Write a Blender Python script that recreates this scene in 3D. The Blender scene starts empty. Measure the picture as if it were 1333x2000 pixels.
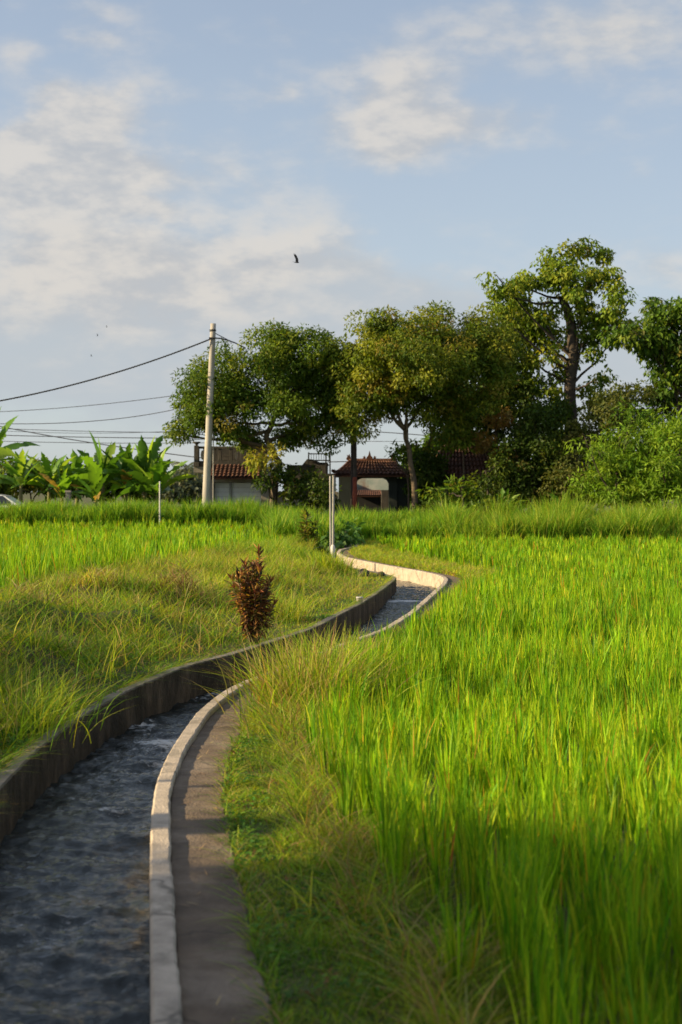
import bpy, math
import numpy as np
from mathutils import Vector

rng = np.random.default_rng(11)
R = math.radians
sc = bpy.context.scene
COL = sc.collection

# ------------------------------------------------------------------ camera
F = 2778.0                      # focal length in pixels of the 1333x2000 photograph
HZ = 960.0                      # row of the horizon
CZ = 2.0                        # camera height
cam = bpy.data.objects.new('camera', bpy.data.cameras.new('camera'))
COL.objects.link(cam)
cam.location = (0, 0, CZ)
cam.rotation_euler = (math.pi/2, 0, 0)
cam.data.sensor_fit = 'VERTICAL'
cam.data.sensor_height = 36
cam.data.lens = 50
cam.data.shift_y = -0.02
cam.data.clip_end = 6000
cam.data.dof.use_dof = True
cam.data.dof.focus_distance = 19.0
cam.data.dof.aperture_fstop = 2.6
sc.camera = cam

# ------------------------------------------------------------------ light
SUN_EL, SUN_BACK = R(22), R(9)
sc.view_settings.view_transform = 'Standard'
sc.view_settings.look = 'None'
sc.view_settings.gamma = 1
sc.view_settings.exposure = 0.88
to_sun = Vector((-math.cos(SUN_EL)*math.cos(SUN_BACK), -math.cos(SUN_EL)*math.sin(SUN_BACK), math.sin(SUN_EL)))
sun = bpy.data.objects.new('sun', bpy.data.lights.new('sun', 'SUN'))
COL.objects.link(sun)
sun.rotation_euler = (-to_sun).to_track_quat('-Z', 'Y').to_euler()
sun.location = (-30, -5, 30)
sun.data.energy = 5.0
sun.data.angle = R(0.6)
sun.data.color = (1.0, 0.80, 0.47)

world = bpy.data.worlds.new('World')
sc.world = world
world.use_nodes = True
wt = world.node_tree
WN, WL = wt.nodes, wt.links
bg = WN['Background']

def wmath(op, a, b=None, c=None, clamp=False):
    n = WN.new('ShaderNodeMath'); n.operation = op; n.use_clamp = clamp
    for i, v in enumerate((a, b, c)):
        if v is None: continue
        if isinstance(v, (int, float)): n.inputs[i].default_value = v
        else: WL.new(v, n.inputs[i])
    return n.outputs[0]

def wmix(fac, a, b):
    n = WN.new('ShaderNodeMix'); n.data_type = 'RGBA'
    WL.new(fac, n.inputs[0])
    for i, v in ((6, a), (7, b)):
        if isinstance(v, tuple): n.inputs[i].default_value = (*v, 1)
        else: WL.new(v, n.inputs[i])
    return n.outputs[2]

sky = WN.new('ShaderNodeTexSky')
sky.sky_type = 'NISHITA'; sky.sun_disc = False
sky.sun_elevation = SUN_EL; sky.sun_rotation = -(math.pi/2 + SUN_BACK)
sky.air_density = 1.0; sky.dust_density = 1.2; sky.ozone_density = 2.0
tc = WN.new('ShaderNodeTexCoord')
sep = WN.new('ShaderNodeSeparateXYZ'); WL.new(tc.outputs['Generated'], sep.inputs[0])
# warped direction so that cloud edges are ragged
nz = WN.new('ShaderNodeTexNoise'); nz.inputs['Scale'].default_value = 9; nz.inputs['Detail'].default_value = 5; nz.inputs['Roughness'].default_value = .58
WL.new(tc.outputs['Generated'], nz.inputs['Vector'])
nsep = WN.new('ShaderNodeSeparateColor'); WL.new(nz.outputs['Color'], nsep.inputs[0])
az = wmath('ARCTAN2', sep.outputs['X'], sep.outputs['Y'])
el = wmath('ARCSINE', sep.outputs['Z'])
az = wmath('ADD', az, wmath('MULTIPLY', wmath('SUBTRACT', nsep.outputs[0], .5), .13))
el = wmath('ADD', el, wmath('MULTIPLY', wmath('SUBTRACT', nsep.outputs[1], .5), .07))
def cloud_sum(blobs):
    tot = None
    for (px, py, rx, ry, s) in blobs:
        a0, e0 = math.atan((px-666.5)/F), math.atan((HZ-py)/F)
        dx = wmath('MULTIPLY', wmath('SUBTRACT', az, a0), F/rx)
        dy = wmath('MULTIPLY', wmath('SUBTRACT', el, e0), F/ry)
        g = wmath('EXPONENT', wmath('MULTIPLY', wmath('ADD', wmath('MULTIPLY', dx, dx), wmath('MULTIPLY', dy, dy)), -1))
        g = wmath('MULTIPLY', g, s)
        tot = g if tot is None else wmath('ADD', tot, g)
    return tot
n2 = WN.new('ShaderNodeTexNoise'); n2.inputs['Scale'].default_value = 13; n2.inputs['Detail'].default_value = 8; n2.inputs['Roughness'].default_value = .55
mp = WN.new('ShaderNodeMapping'); mp.inputs['Scale'].default_value = (1, 1, 2.2)
WL.new(tc.outputs['Generated'], mp.inputs[0]); WL.new(mp.outputs[0], n2.inputs['Vector'])
n3 = WN.new('ShaderNodeTexNoise'); n3.inputs['Scale'].default_value = 34; n3.inputs['Detail'].default_value = 7; n3.inputs['Roughness'].default_value = .55
WL.new(mp.outputs[0], n3.inputs['Vector'])
def sm(v, a, b):
    n = WN.new('ShaderNodeMapRange'); n.interpolation_type = 'SMOOTHSTEP'
    WL.new(v, n.inputs[0]); n.inputs[1].default_value = a; n.inputs[2].default_value = b
    return n.outputs[0]
fine = wmath('ADD', wmath('MULTIPLY', wmath('SUBTRACT', n2.outputs[0], .5), 1.9), wmath('MULTIPLY', wmath('SUBTRACT', n3.outputs[0], .5), .9))
white = cloud_sum([(790, 190, 120, 90, 1.0), (740, 265, 130, 55, .8), (860, 240, 150, 60, .8), (1000, 240, 110, 35, .45),
                   (545, 200, 45, 22, .6), (160, 275, 110, 55, 1.0), (40, 270, 60, 30, .8), (165, 95, 55, 22, .6), (170, 35, 50, 28, .6),
                   (20, 130, 50, 40, .6), (75, 215, 60, 14, .5), (225, 205, 40, 16, .5), (240, 370, 90, 25, .8), (60, 350, 190, 90, .7), (300, 520, 260, 40, .5), (180, 430, 420, 240, .45), (430, 600, 330, 110, .45), (420, 480, 90, 20, .4), (330, 345, 90, 22, .6),
                   (120, 430, 330, 150, .9), (330, 415, 90, 18, .6), (620, 500, 130, 60, .7), (860, 545, 160, 40, .7),
                   (1290, 530, 90, 60, .8), (1250, 345, 60, 24, .45), (540, 55, 60, 25, .4), (1180, 100, 260, 90, .55), (1050, 60, 420, 60, .3),
                   (780, 130, 110, 50, .5), (200, 590, 320, 60, .5)])
grey = cloud_sum([(480, 590, 330, 75, 1.0), (150, 520, 260, 70, .55), (60, 700, 520, 130, 1.0), (700, 700, 700, 120, .95), (1250, 720, 400, 140, .8), (1200, 60, 330, 110, .55), (620, 560, 150, 50, .5)])
wm = sm(wmath('ADD', white, fine), .0, 1.5)
gm = sm(wmath('ADD', grey, wmath('MULTIPLY', fine, .45)), .2, 1.05)
# broken cloud over the rest of the dome
far = sm(wmath('ADD', n2.outputs[0], wmath('MULTIPLY', wmath('ABSOLUTE', az), .02)), .56, .75)
side = sm(wmath('ABSOLUTE', az), .32, .5)
wm = wmath('MAXIMUM', wm, wmath('MULTIPLY', far, side))
skyc = WN.new('ShaderNodeMix'); skyc.data_type = 'RGBA'; skyc.blend_type = 'MULTIPLY'; skyc.inputs[0].default_value = 1
WL.new(sky.outputs[0], skyc.inputs[6]); skyc.inputs[7].default_value = (1.0, 1.0, 1.08, 1)
veil = wmath('ADD', .38, wmath('MULTIPLY', sm(el, .42, .0), .30))
c = wmix(veil, skyc.outputs[2], (4.4, 4.85, 5.1))
c = wmix(wmath('MULTIPLY', gm, .8), c, (3.55, 3.85, 4.15))
cc_ = wmix(sm(wmath('ADD', wmath('MULTIPLY', n3.outputs[0], .6), wmath('MULTIPLY', n2.outputs[0], .4)), .38, .60), (3.7, 3.75, 3.85), (5.3, 4.95, 4.5))
c = wmix(wmath('MULTIPLY', wm, .78), c, cc_)
WL.new(c, bg.inputs[0])
bg.inputs[1].default_value = 0.077

# ------------------------------------------------------------------ helpers
def pt(px, py, d):
    "the place at distance d that the photograph shows at column px, row py"
    return ((px-666.5)/F*d, d, CZ - (py-HZ)/F*d)

def tag(o, label=None, cat=None, group=None, kind=None):
    if label: o['label'] = label
    if cat: o['category'] = cat
    if group: o['group'] = group
    if kind: o['kind'] = kind
    return o

def empty(name, loc):
    o = bpy.data.objects.new(name, None); COL.objects.link(o); o.location = loc
    o.empty_display_size = .3
    return o

def mesh_np(name, V, Q=None, T=None, col=None, mat=None, parent=None, smooth=False):
    V = np.asarray(V, dtype=np.float32).reshape(-1, 3)
    if parent is not None:
        V = V - np.array(parent.location, dtype=np.float32)
    Q = np.zeros((0, 4), int) if Q is None else np.asarray(Q).reshape(-1, 4)
    T = np.zeros((0, 3), int) if T is None else np.asarray(T).reshape(-1, 3)
    me = bpy.data.meshes.new(name)
    me.vertices.add(len(V)); me.vertices.foreach_set('co', V.ravel())
    loops = np.concatenate([Q.ravel(), T.ravel()]).astype(np.int32)
    me.loops.add(len(loops)); me.loops.foreach_set('vertex_index', loops)
    nf = len(Q)+len(T)
    st = np.concatenate([np.arange(len(Q))*4, len(Q)*4+np.arange(len(T))*3]).astype(np.int32)
    me.polygons.add(nf); me.polygons.foreach_set('loop_start', st)
    me.polygons.foreach_set('use_smooth', np.full(nf, smooth))
    if col is not None:
        col = np.asarray(col, dtype=np.float32)
        if col.shape[1] == 3: col = np.hstack([col, np.ones((len(col), 1), np.float32)])
        a = me.color_attributes.new('Col', 'FLOAT_COLOR', 'POINT')
        a.data.foreach_set('color', col.ravel())
    me.update(calc_edges=True)
    me.validate()
    if mat: me.materials.append(mat)
    o = bpy.data.objects.new(name, me); COL.objects.link(o)
    if parent is not None: o.parent = parent
    return o

class MB:
    "collects simple solids into one mesh"
    def __init__(s): s.v = []; s.q = []; s.t = []; s.n = 0
    def add(s, V, Q=(), T=()):
        V = np.asarray(V, float).reshape(-1, 3)
        s.v.append(V)
        if len(Q): s.q.append(np.asarray(Q).reshape(-1, 4)+s.n)
        if len(T): s.t.append(np.asarray(T).reshape(-1, 3)+s.n)
        s.n += len(V); return s
    def box(s, x0, x1, y0, y1, z0, z1, tx=0, ty=0, rz=0):
        "box; tx, ty taper the top"
        V = np.array([[x0, y0, z0], [x1, y0, z0], [x1, y1, z0], [x0, y1, z0], [x0+tx, y0+ty, z1], [x1-tx, y0+ty, z1], [x1-tx, y1-ty, z1], [x0+tx, y1-ty, z1]], float)
        return s.add(V, [[0, 3, 2, 1], [4, 5, 6, 7], [0, 1, 5, 4], [1, 2, 6, 5], [2, 3, 7, 6], [3, 0, 4, 7]])
    def tube(s, P, r, n=8, cap=True):
        P = np.asarray(P, float); m = len(P); r = np.broadcast_to(np.asarray(r, float), (m,))
        tan = np.gradient(P, axis=0); tan /= np.linalg.norm(tan, axis=1)[:, None]+1e-9
        ref = np.array([0, 0, 1.]) if abs(tan[:, 2]).mean() < .8 else np.array([0, 1., 0])
        u = np.cross(tan, ref); u /= np.linalg.norm(u, axis=1)[:, None]+1e-9
        w = np.cross(u, tan)
        a = np.linspace(0, 2*np.pi, n, endpoint=False)
        V = P[:, None]+r[:, None, None]*(np.cos(a)[None, :, None]*u[:, None]+np.sin(a)[None, :, None]*w[:, None])
        i = np.arange(m-1)[:, None]*n; j = np.arange(n)[None]; k = (j+1) % n
        Q = np.stack([i+j, i+k, i+n+k, i+n+j], -1).reshape(-1, 4)
        V = V.reshape(-1, 3); T = []
        if cap:
            V = np.vstack([V, P[0], P[-1]])
            for q in range(n):
                T.append([m*n, (q+1) % n, q]); T.append([m*n+1, (m-1)*n+q, (m-1)*n+(q+1) % n])
        return s.add(V, Q, T)
    def prism(s, prof, y0, y1, inset=None):
        "outline prof in x,z pushed from y0 to y1"
        n = len(prof); prof = np.asarray(prof, float)
        A = np.column_stack([prof[:, 0], np.full(n, y0), prof[:, 1]]); B = A.copy(); B[:, 1] = y1
        cA, cB = A.mean(0), B.mean(0)
        V = np.vstack([A, B, cA, cB]); Q = []; T = []
        for i in range(n):
            j = (i+1) % n
            Q.append([i, j, n+j, n+i]); T.append([2*n, j, i]); T.append([2*n+1, n+i, n+j])
        return s.add(V, Q, T)
    def lathe(s, x, y, prof, n=12):
        "prof: (radius, z) rows"
        P = [(x, y, z) for _, z in prof]
        return s.tube(np.array(P)+np.array([[0, 0, 1e-5*i] for i in range(len(P))]), [r for r, _ in prof], n)
    def build(s, name, mat, parent=None, smooth=False, bevel=0):
        o = mesh_np(name, np.vstack(s.v), np.vstack(s.q) if s.q else None, np.vstack(s.t) if s.t else None, None, mat, parent, smooth)
        if bevel:
            m = o.modifiers.new('bevel', 'BEVEL'); m.width = bevel; m.segments = 2; m.limit_method = 'ANGLE'
        return o

def noise2(x, y, s=1.0, seed=0):
    "smooth pseudo noise, about -1..1"
    x = np.asarray(x)/s; y = np.asarray(y)/s
    r = np.random.default_rng(seed+100)
    t = 0
    for k in range(6):
        a = r.uniform(0, 2*np.pi); f = r.uniform(.7, 2.2); p, q = r.uniform(0, 6.28, 2)
        t = t + np.sin((x*math.cos(a)+y*math.sin(a))*f*2+p+1.3*np.sin((-x*math.sin(a)+y*math.cos(a))*f+q))
    return t/3.2

# ------------------------------------------------------------------ materials
def new_mat(name):
    m = bpy.data.materials.new(name); m.use_nodes = True
    return m, m.node_tree.nodes, m.node_tree.links, m.node_tree.nodes['Principled BSDF']

def mat_solid(name, c1, c2=None, scale=4, rough=.8, bump=.3, bscale=40, detail=6, spec=.3, metal=0, dirt=None, streak=1.0, dirt_lo=.45, dirt_hi=.75, cracks=0):
    m, N, L, P = new_mat(name)
    P.inputs['Roughness'].default_value = rough; P.inputs['Metallic'].default_value = metal
    P.inputs['Specular IOR Level'].default_value = spec
    t = N.new('ShaderNodeTexCoord'); mp = N.new('ShaderNodeMapping'); mp.inputs['Scale'].default_value = (1, 1, streak)
    L.new(t.outputs['Object'], mp.inputs[0])
    n = N.new('ShaderNodeTexNoise'); n.inputs['Scale'].default_value = scale; n.inputs['Detail'].default_value = detail; n.inputs['Roughness'].default_value = .65
    L.new(mp.outputs[0], n.inputs['Vector'])
    c2 = c2 or tuple(v*.7 for v in c1)
    r = N.new('ShaderNodeValToRGB'); r.color_ramp.elements[0].position = .32; r.color_ramp.elements[1].position = .68
    r.color_ramp.elements[0].color = (*c2, 1); r.color_ramp.elements[1].color = (*c1, 1)
    L.new(n.outputs[0], r.inputs[0]); out = r.outputs[0]
    if dirt:
        n2 = N.new('ShaderNodeTexNoise'); n2.inputs['Scale'].default_value = scale*.37; n2.inputs['Detail'].default_value = 8; n2.inputs['Roughness'].default_value = .7
        L.new(mp.outputs[0], n2.inputs['Vector'])
        rr = N.new('ShaderNodeValToRGB'); rr.color_ramp.elements[0].position = dirt_lo; rr.color_ramp.elements[1].position = dirt_hi
        L.new(n2.outputs[0], rr.inputs[0])
        mx = N.new('ShaderNodeMix'); mx.data_type = 'RGBA'; L.new(rr.outputs[0], mx.inputs[0]); L.new(out, mx.inputs[6]); mx.inputs[7].default_value = (*dirt, 1)
        out = mx.outputs[2]
    if cracks:
        v = N.new('ShaderNodeTexVoronoi'); v.feature = 'DISTANCE_TO_EDGE'; v.inputs['Scale'].default_value = cracks
        nd = N.new('ShaderNodeTexNoise'); nd.inputs['Scale'].default_value = 7; nd.inputs['Detail'].default_value = 5; L.new(t.outputs['Object'], nd.inputs['Vector'])
        va = N.new('ShaderNodeVectorMath'); va.operation = 'MULTIPLY_ADD'; L.new(nd.outputs['Color'], va.inputs[0]); va.inputs[1].default_value = (.16, .16, .16); L.new(t.outputs['Object'], va.inputs[2]); L.new(va.outputs[0], v.inputs['Vector'])
        cm = N.new('ShaderNodeMapRange'); L.new(v.outputs['Distance'], cm.inputs[0]); cm.inputs[1].default_value = .003; cm.inputs[2].default_value = .012; cm.inputs[3].default_value = .5; cm.inputs[4].default_value = 0
        mx = N.new('ShaderNodeMix'); mx.data_type = 'RGBA'; L.new(cm.outputs[0], mx.inputs[0]); L.new(out, mx.inputs[6]); mx.inputs[7].default_value = (.03, .026, .02, 1); out = mx.outputs[2]
    L.new(out, P.inputs['Base Color'])
    if bump:
        nb = N.new('ShaderNodeTexNoise'); nb.inputs['Scale'].default_value = bscale; nb.inputs['Detail'].default_value = 6
        L.new(t.outputs['Object'], nb.inputs['Vector'])
        b = N.new('ShaderNodeBump'); b.inputs['Strength'].default_value = bump; b.inputs['Distance'].default_value = .02
        L.new(nb.outputs[0], b.inputs['Height']); L.new(b.outputs[0], P.inputs['Normal'])
    return m

def mat_leaf(name, transl=.4, rough=.5, spec=.25, tint=(1, 1, 1)):
    m, N, L, P = new_mat(name)
    a = N.new('ShaderNodeAttribute'); a.attribute_name = 'Col'
    mx = N.new('ShaderNodeMix'); mx.data_type = 'RGBA'; mx.blend_type = 'MULTIPLY'; mx.inputs[0].default_value = 1
    L.new(a.outputs['Color'], mx.inputs[6]); mx.inputs[7].default_value = (*tint, 1)
    L.new(mx.outputs[2], P.inputs['Base Color'])
    P.inputs['Roughness'].default_value = rough; P.inputs['Specular IOR Level'].default_value = spec
    tr = N.new('ShaderNodeBsdfTranslucent')
    g = N.new('ShaderNodeMix'); g.data_type = 'RGBA'; g.blend_type = 'MULTIPLY'; g.inputs[0].default_value = 1
    L.new(mx.outputs[2], g.inputs[6]); g.inputs[7].default_value = (1.45, 1.35, .6, 1)
    L.new(g.outputs[2], tr.inputs[0])
    ms = N.new('ShaderNodeMixShader'); ms.inputs[0].default_value = transl
    L.new(P.outputs[0], ms.inputs[1]); L.new(tr.outputs[0], ms.inputs[2])
    L.new(ms.outputs[0], N['Material Output'].inputs[0])
    return m

M = {}
M['rice'] = mat_leaf('rice_leaf', .38, .5, .15)
M['grass'] = mat_leaf('grass_leaf', .4, .55, .2)
M['leaf'] = mat_leaf('tree_leaf', .38, .5, .18)
M['banana'] = mat_leaf('banana_leaf', .45, .4, .4)
M['cordyline'] = mat_leaf('red_leaf', .3, .4, .4)
M['straw'] = mat_leaf('dry_straw', .15, .8, .1)
M['bark'] = mat_solid('bark', (.17, .125, .08), (.06, .045, .03), 5, .9, .8, 18)
M['bark_dark'] = mat_solid('bark_dark', (.09, .07, .05), (.04, .03, .025), 5, .9, .8, 18)
M['ground'] = mat_solid('soil', (.10, .10, .035), (.06, .05, .025), .8, .95, .6, 9, dirt=(.05, .085, .015))
M['path'] = mat_solid('path_concrete', (.18, .128, .085), (.085, .061, .043), 3.2, .85, .6, 60, detail=9, dirt=(.27, .21, .155), dirt_lo=.50, dirt_hi=.72, cracks=.9)
M['kerb'] = mat_solid('kerb_concrete', (.54, .445, .35), (.34, .28, .22), 7, .85, .5, 70, dirt=(.15, .13, .10), dirt_lo=.52, dirt_hi=.74, cracks=.7)
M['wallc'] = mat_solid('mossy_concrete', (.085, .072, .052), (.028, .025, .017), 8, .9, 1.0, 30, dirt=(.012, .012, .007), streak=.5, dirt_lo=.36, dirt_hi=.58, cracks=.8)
def lit_top(m, c):
    "upward faces are coloured paler than the sides, as if sunlit"
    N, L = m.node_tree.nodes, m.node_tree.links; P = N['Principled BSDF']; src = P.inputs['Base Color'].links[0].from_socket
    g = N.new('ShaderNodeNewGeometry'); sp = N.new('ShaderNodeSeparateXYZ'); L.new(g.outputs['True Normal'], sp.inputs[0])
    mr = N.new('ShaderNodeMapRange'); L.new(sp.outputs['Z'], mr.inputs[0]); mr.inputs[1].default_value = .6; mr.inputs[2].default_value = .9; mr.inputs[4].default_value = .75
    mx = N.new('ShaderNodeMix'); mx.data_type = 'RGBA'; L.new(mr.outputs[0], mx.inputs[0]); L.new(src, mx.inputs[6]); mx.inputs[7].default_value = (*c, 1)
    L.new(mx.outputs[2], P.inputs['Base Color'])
lit_top(M['wallc'], (.26, .23, .185))  # light on the wall top is put into its colour
M['pole'] = mat_solid('pole_concrete', (.46, .42, .37), (.34, .31, .27), 3, .8, .3, 30, dirt=(.22, .2, .17), streak=.3)
M['white'] = mat_solid('white_paint', (.62, .60, .56), (.45, .43, .4), 5, .6, .2, 30, dirt=(.3, .28, .22), dirt_lo=.55, dirt_hi=.8)
M['greypole'] = mat_solid('grey_paint', (.36, .34, .31), (.26, .24, .22), 6, .6, .2, 30)
M['rust'] = mat_solid('red_rust', (.36, .085, .04), (.20, .05, .03), 6, .7, .4, 30)
M['darkpole'] = mat_solid('dark_pole', (.09, .07, .06), (.05, .04, .035), 6, .8, .4, 30)
M['cable'] = mat_solid('cable', (.035, .035, .04), (.025, .025, .028), 6, .6, 0)
M['thincable'] = mat_solid('thin_cable', (.10, .10, .11), (.08, .08, .09), 6, .6, 0)
M['tile'] = mat_solid('roof_tile', (.19, .085, .052), (.075, .035, .026), 5, .85, .5, 30, dirt=(.045, .032, .026), dirt_lo=.45, dirt_hi=.7)
M['stone'] = mat_solid('dark_stone', (.115, .10, .085), (.06, .052, .045), 3, .9, .6, 18, dirt=(.035, .035, .028))
M['plaster'] = mat_solid('grey_plaster', (.36, .325, .28), (.25, .225, .19), 2, .9, .4, 18, dirt=(.12, .11, .09), streak=.4)
M['greenwall'] = mat_solid('grey_green_plaster', (.038, .046, .040), (.026, .032, .028), 2, .9, .4, 18)
M['door'] = mat_solid('shutter', (.66, .68, .66), (.54, .56, .54), 1.2, .5, .1, 10)
M['frame'] = mat_solid('door_frame', (.28, .29, .28), (.24, .25, .24), 2, .6, .1, 10)
M['dark'] = mat_solid('dark_metal', (.04, .04, .042), (.03, .03, .03), 4, .6, .1, 10)
M['bird'] = mat_solid('feathers', (.02, .022, .03), (.012, .014, .02), 20, .6, 0)
M['stonegrey'] = mat_solid('rock', (.07, .07, .065), (.035, .035, .035), 4, .9, .8, 14)

# ------------------------------------------------------------------ canal lines
RD = np.array([-8, 0, 3, 5.34, 6.24, 7.51, 8.68, 9.58, 10.48, 11.34, 12.63, 13.8, 14.6, 15.35, 17.5, 20.2, 23.1, 27.1, 30, 31.6, 32.6, 33.3, 34.5, 37.5, 39.7, 42.4, 45.2, 47.9, 51, 60])
RX = np.array([.5, -.15, -.45, -.71, -.835, -1.01, -1.158, -1.247, -1.288, -1.292, -1.28, -1.175, -1.035, -.81, -.22, .57, 1.11, 1.69, 2.11, 2.28, 2.30, 2.24, 2.02, 1.21, .68, .08, -.15, -.08, .5, .5])
LD = np.array([-8, 0, 3, 5.34, 6.24, 7.51, 8.68, 9.42, 10.37, 11.29, 12.66, 14.0, 16.0, 17.3, 18.9, 20.6, 22.3, 25.0, 27.6, 31.2, 32.7, 34.0, 35.2, 37.5, 39.7, 42.4, 45.2, 48, 51, 60])
LX = np.array([-.6, -1.2, -1.5, -1.76, -1.89, -2.06, -2.2, -2.26, -2.31, -2.31, -2.25, -2.12, -1.76, -1.27, -.82, -.37, -.09, .36, .72, 1.15, 1.29, 1.1, .8, .1, -.45, -1.02, -1.25, -1.2, -.6, -.6])
def XR(d): return (np.interp(d-.25, RD, RX)+np.interp(d, RD, RX)+np.interp(d+.25, RD, RX))/3
def XL(d): return (np.interp(d-.25, LD, LX)+np.interp(d, LD, LX)+np.interp(d+.25, LD, LX))/3
KW, PW, WW = .112, .35, .13       # kerb, path and left wall widths
def path_edge(d): return XR(d)+KW+PW
MOUNDS = [(-3.9, 21.6, .7, .34), (-4.2, 18.6, .7, .34), (-2.75, 18.8, .6, .3), (-3.4, 15, .75, .34), (-2.6, 21.8, .6, .28), (-1.9, 24.0, .6, .2), (-1.7, 27, .8, .15), (-3.3, 28, 1., .2), (-5.6, 17, 1, .3), (-5, 13, 1.2, .25), (-1.6, 21, .5, .12)]
def sstep(x, a, b):
    t = np.clip((x-a)/(b-a), 0, 1); return t*t*(3-2*t)
def zg(x, d):
    x = np.asarray(x, float); d = np.asarray(d, float)
    sr = x-path_edge(d); sl = XL(d)-WW-x
    zr = -.012 - .10*sstep(sr, .5, 1.3) + .02*noise2(x, d, .6, 3)*sstep(sr, 0, .4) + .36*sstep(d, 53.5, 60) - .02*sstep(-sr, 0, .05)
    zl = .0 + .25*sstep(sl, .2, 3.2) + .018*noise2(x, d, .5, 5)*sstep(sl, 0, .4) + .15*sstep(d, 56, 62)
    for mx, md, r, h in MOUNDS:
        zl = zl + h*np.exp(-((x-mx)**2+(d-md)**2)/(r*r))*sstep(sl, 0, .6)
    return np.where(x > (XR(d)+XL(d))/2, zr, zl)

# ------------------------------------------------------------------ ground
rows = np.concatenate([np.linspace(-40, -8, 12), np.arange(-7, 3, 1.), np.arange(3, 30, .2), np.arange(30, 60, .3), np.arange(60, 100, 4), np.geomspace(100, 5000, 22)])
offL = np.concatenate([[0.0, .06], np.arange(.2, 9, .22), np.geomspace(9.5, 3000, 22)])
offR = np.concatenate([[0.0, .05, .1], np.arange(.2, 9, .22), np.geomspace(9.5, 3000, 22)])
gx, gz = [], []
for d in rows:
    xl, xr = float(XL(d))-WW+.03, float(path_edge(d))-.03
    a = xl-offL[::-1]; b = xr+offR
    mid = np.array([xl+.03, xr-.03])
    x = np.concatenate([a, mid, b])
    z = np.concatenate([zg(a, np.full(len(a), d)), [-1.0, -1.0], zg(b, np.full(len(b), d))])
    gx.append(x); gz.append(z)
gx = np.array(gx); gz = np.array(gz); nc = gx.shape[1]
V = np.stack([gx, np.repeat(rows[:, None], nc, 1), gz], -1).reshape(-1, 3)
i = np.arange(len(rows)-1)[:, None]*nc; j = np.arange(nc-1)[None]
Q = np.stack([i+j, i+j+1, i+nc+j+1, i+nc+j], -1).reshape(-1, 4)
tag(mesh_np('ground', V, Q, mat=M['ground'], smooth=True), kind='structure')

def sweep(name, ds, xa, xb, za, zb, mat, parent=None, jit=0.0, kind=None, zj=0.0, bev=.012):
    "solid strip along the canal from xa(d) to xb(d), top zb, bottom za, softly worn upper edges"
    ds = np.asarray(ds); n = len(ds); r = np.random.default_rng(len(name))
    A = xa(ds)+r.normal(0, jit*.4, n); B = xb(ds)+r.normal(0, jit*.5, n)+noise2(ds, ds*0, .12, 8)*jit*1.2+noise2(ds, ds*0, .5, 9)*jit*1.5; Z = zb+r.normal(0, zj, n)
    prof = [(A, Z*0+za), (A, Z-bev), (A+bev, Z), (B-bev, Z), (B, Z-bev), (B, Z*0+za)]
    V = np.stack([np.stack([px, ds, pz], -1) for px, pz in prof], 1).reshape(-1, 3); k = len(prof)
    i = np.arange(n-1)[:, None]*k; j = np.arange(k-1)[None]
    Q = np.stack([i+j, i+k+j, i+k+j+1, i+j+1], -1).reshape(-1, 4)
    o = mesh_np(name, V, Q, mat=mat, parent=parent)
    return o
ds = np.concatenate([np.arange(-7, 4, .4), np.arange(4, 30, .07), np.arange(30, 59, .1)])
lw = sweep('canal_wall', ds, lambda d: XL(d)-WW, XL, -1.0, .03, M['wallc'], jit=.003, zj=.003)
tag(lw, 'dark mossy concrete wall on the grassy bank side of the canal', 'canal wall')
rw = sweep('canal_kerb', ds, XR, lambda d: XR(d)+KW, -1.0, .05, M['kerb'], jit=.003, zj=.002)
tag(rw, 'pale beige concrete kerb wall between the water and the footpath', 'kerb wall')
pth = sweep('path', ds, lambda d: XR(d)+KW-.006, lambda d: XR(d)+KW+PW, -.3, .006, M['path'], jit=.006, zj=.0015)
tag(pth, kind='structure')

# ------------------------------------------------------------------ water
def zw(d): return np.interp(d, [0, 13, 15.5, 21, 25, 28, 29.8, 31, 60], [-.34, -.34, -.36, -.37, -.36, -.33, -.28, -.27, -.26])
wd = np.concatenate([np.arange(-6, 5, .25), np.arange(5, 34, .025), np.arange(34, 58, .15)])
nw = 56; u = np.linspace(0, 1, nw)
WXm = (XL(wd)-.02)[:, None]*(1-u)+(XR(wd)+.02)[:, None]*u
WD = np.repeat(wd[:, None], nw, 1)
foam = np.zeros_like(WXm)
for fx, fd, rx, rd, s in [(-2.0, 14.3, .22, .35, .9), (-1.55, 16.4, .35, .4, .6), (-1.6, 13.2, .4, .5, .9), (-1.72, 10.4, .18, .2, .75), (1.3, 29.6, .6, .35, 1.1), (-1.9, 11.5, .3, .3, .35), (-1.5, 7.4, .4, .6, .4), (-1.9, 8.6, .3, .4, .25), (-1.45, 12.2, .3, .4, .6), (.3, 23.2, .5, .4, .45), (1.8, 32, .4, .4, .3)]:
    foam += s*np.exp(-((WXm-fx)/rx)**2-((WD-fd)/rd)**2)
from mathutils import noise as mn
wv = np.array([mn.turbulence((a_*2.3+.5*math.sin(b_*1.7), b_*3.2, .3), 6, False, amplitude_scale=.6, frequency_scale=2.1) for a_, b_ in zip(WXm.ravel().tolist(), WD.ravel().tolist())]).reshape(WXm.shape)
wv = .034*(wv-wv.mean())+.012*noise2(WXm*.8, WD, .45, 24)+.006*noise2(WXm+.3*np.sin(WD*3), WD*2.2, .22, 25)
wv = wv*(1+.5*np.clip(foam, 0, 1)) + .015*np.clip(foam, 0, 1)
V = np.stack([WXm, WD, zw(WD)+wv*np.where(WD > 24, .75, 1)], -1).reshape(-1, 3)
i = np.arange(len(wd)-1)[:, None]*nw; j = np.arange(nw-1)[None]
Q = np.stack([i+j, i+j+1, i+nw+j+1, i+nw+j], -1).reshape(-1, 4)
m, N, L, P = new_mat('canal_water')
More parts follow.
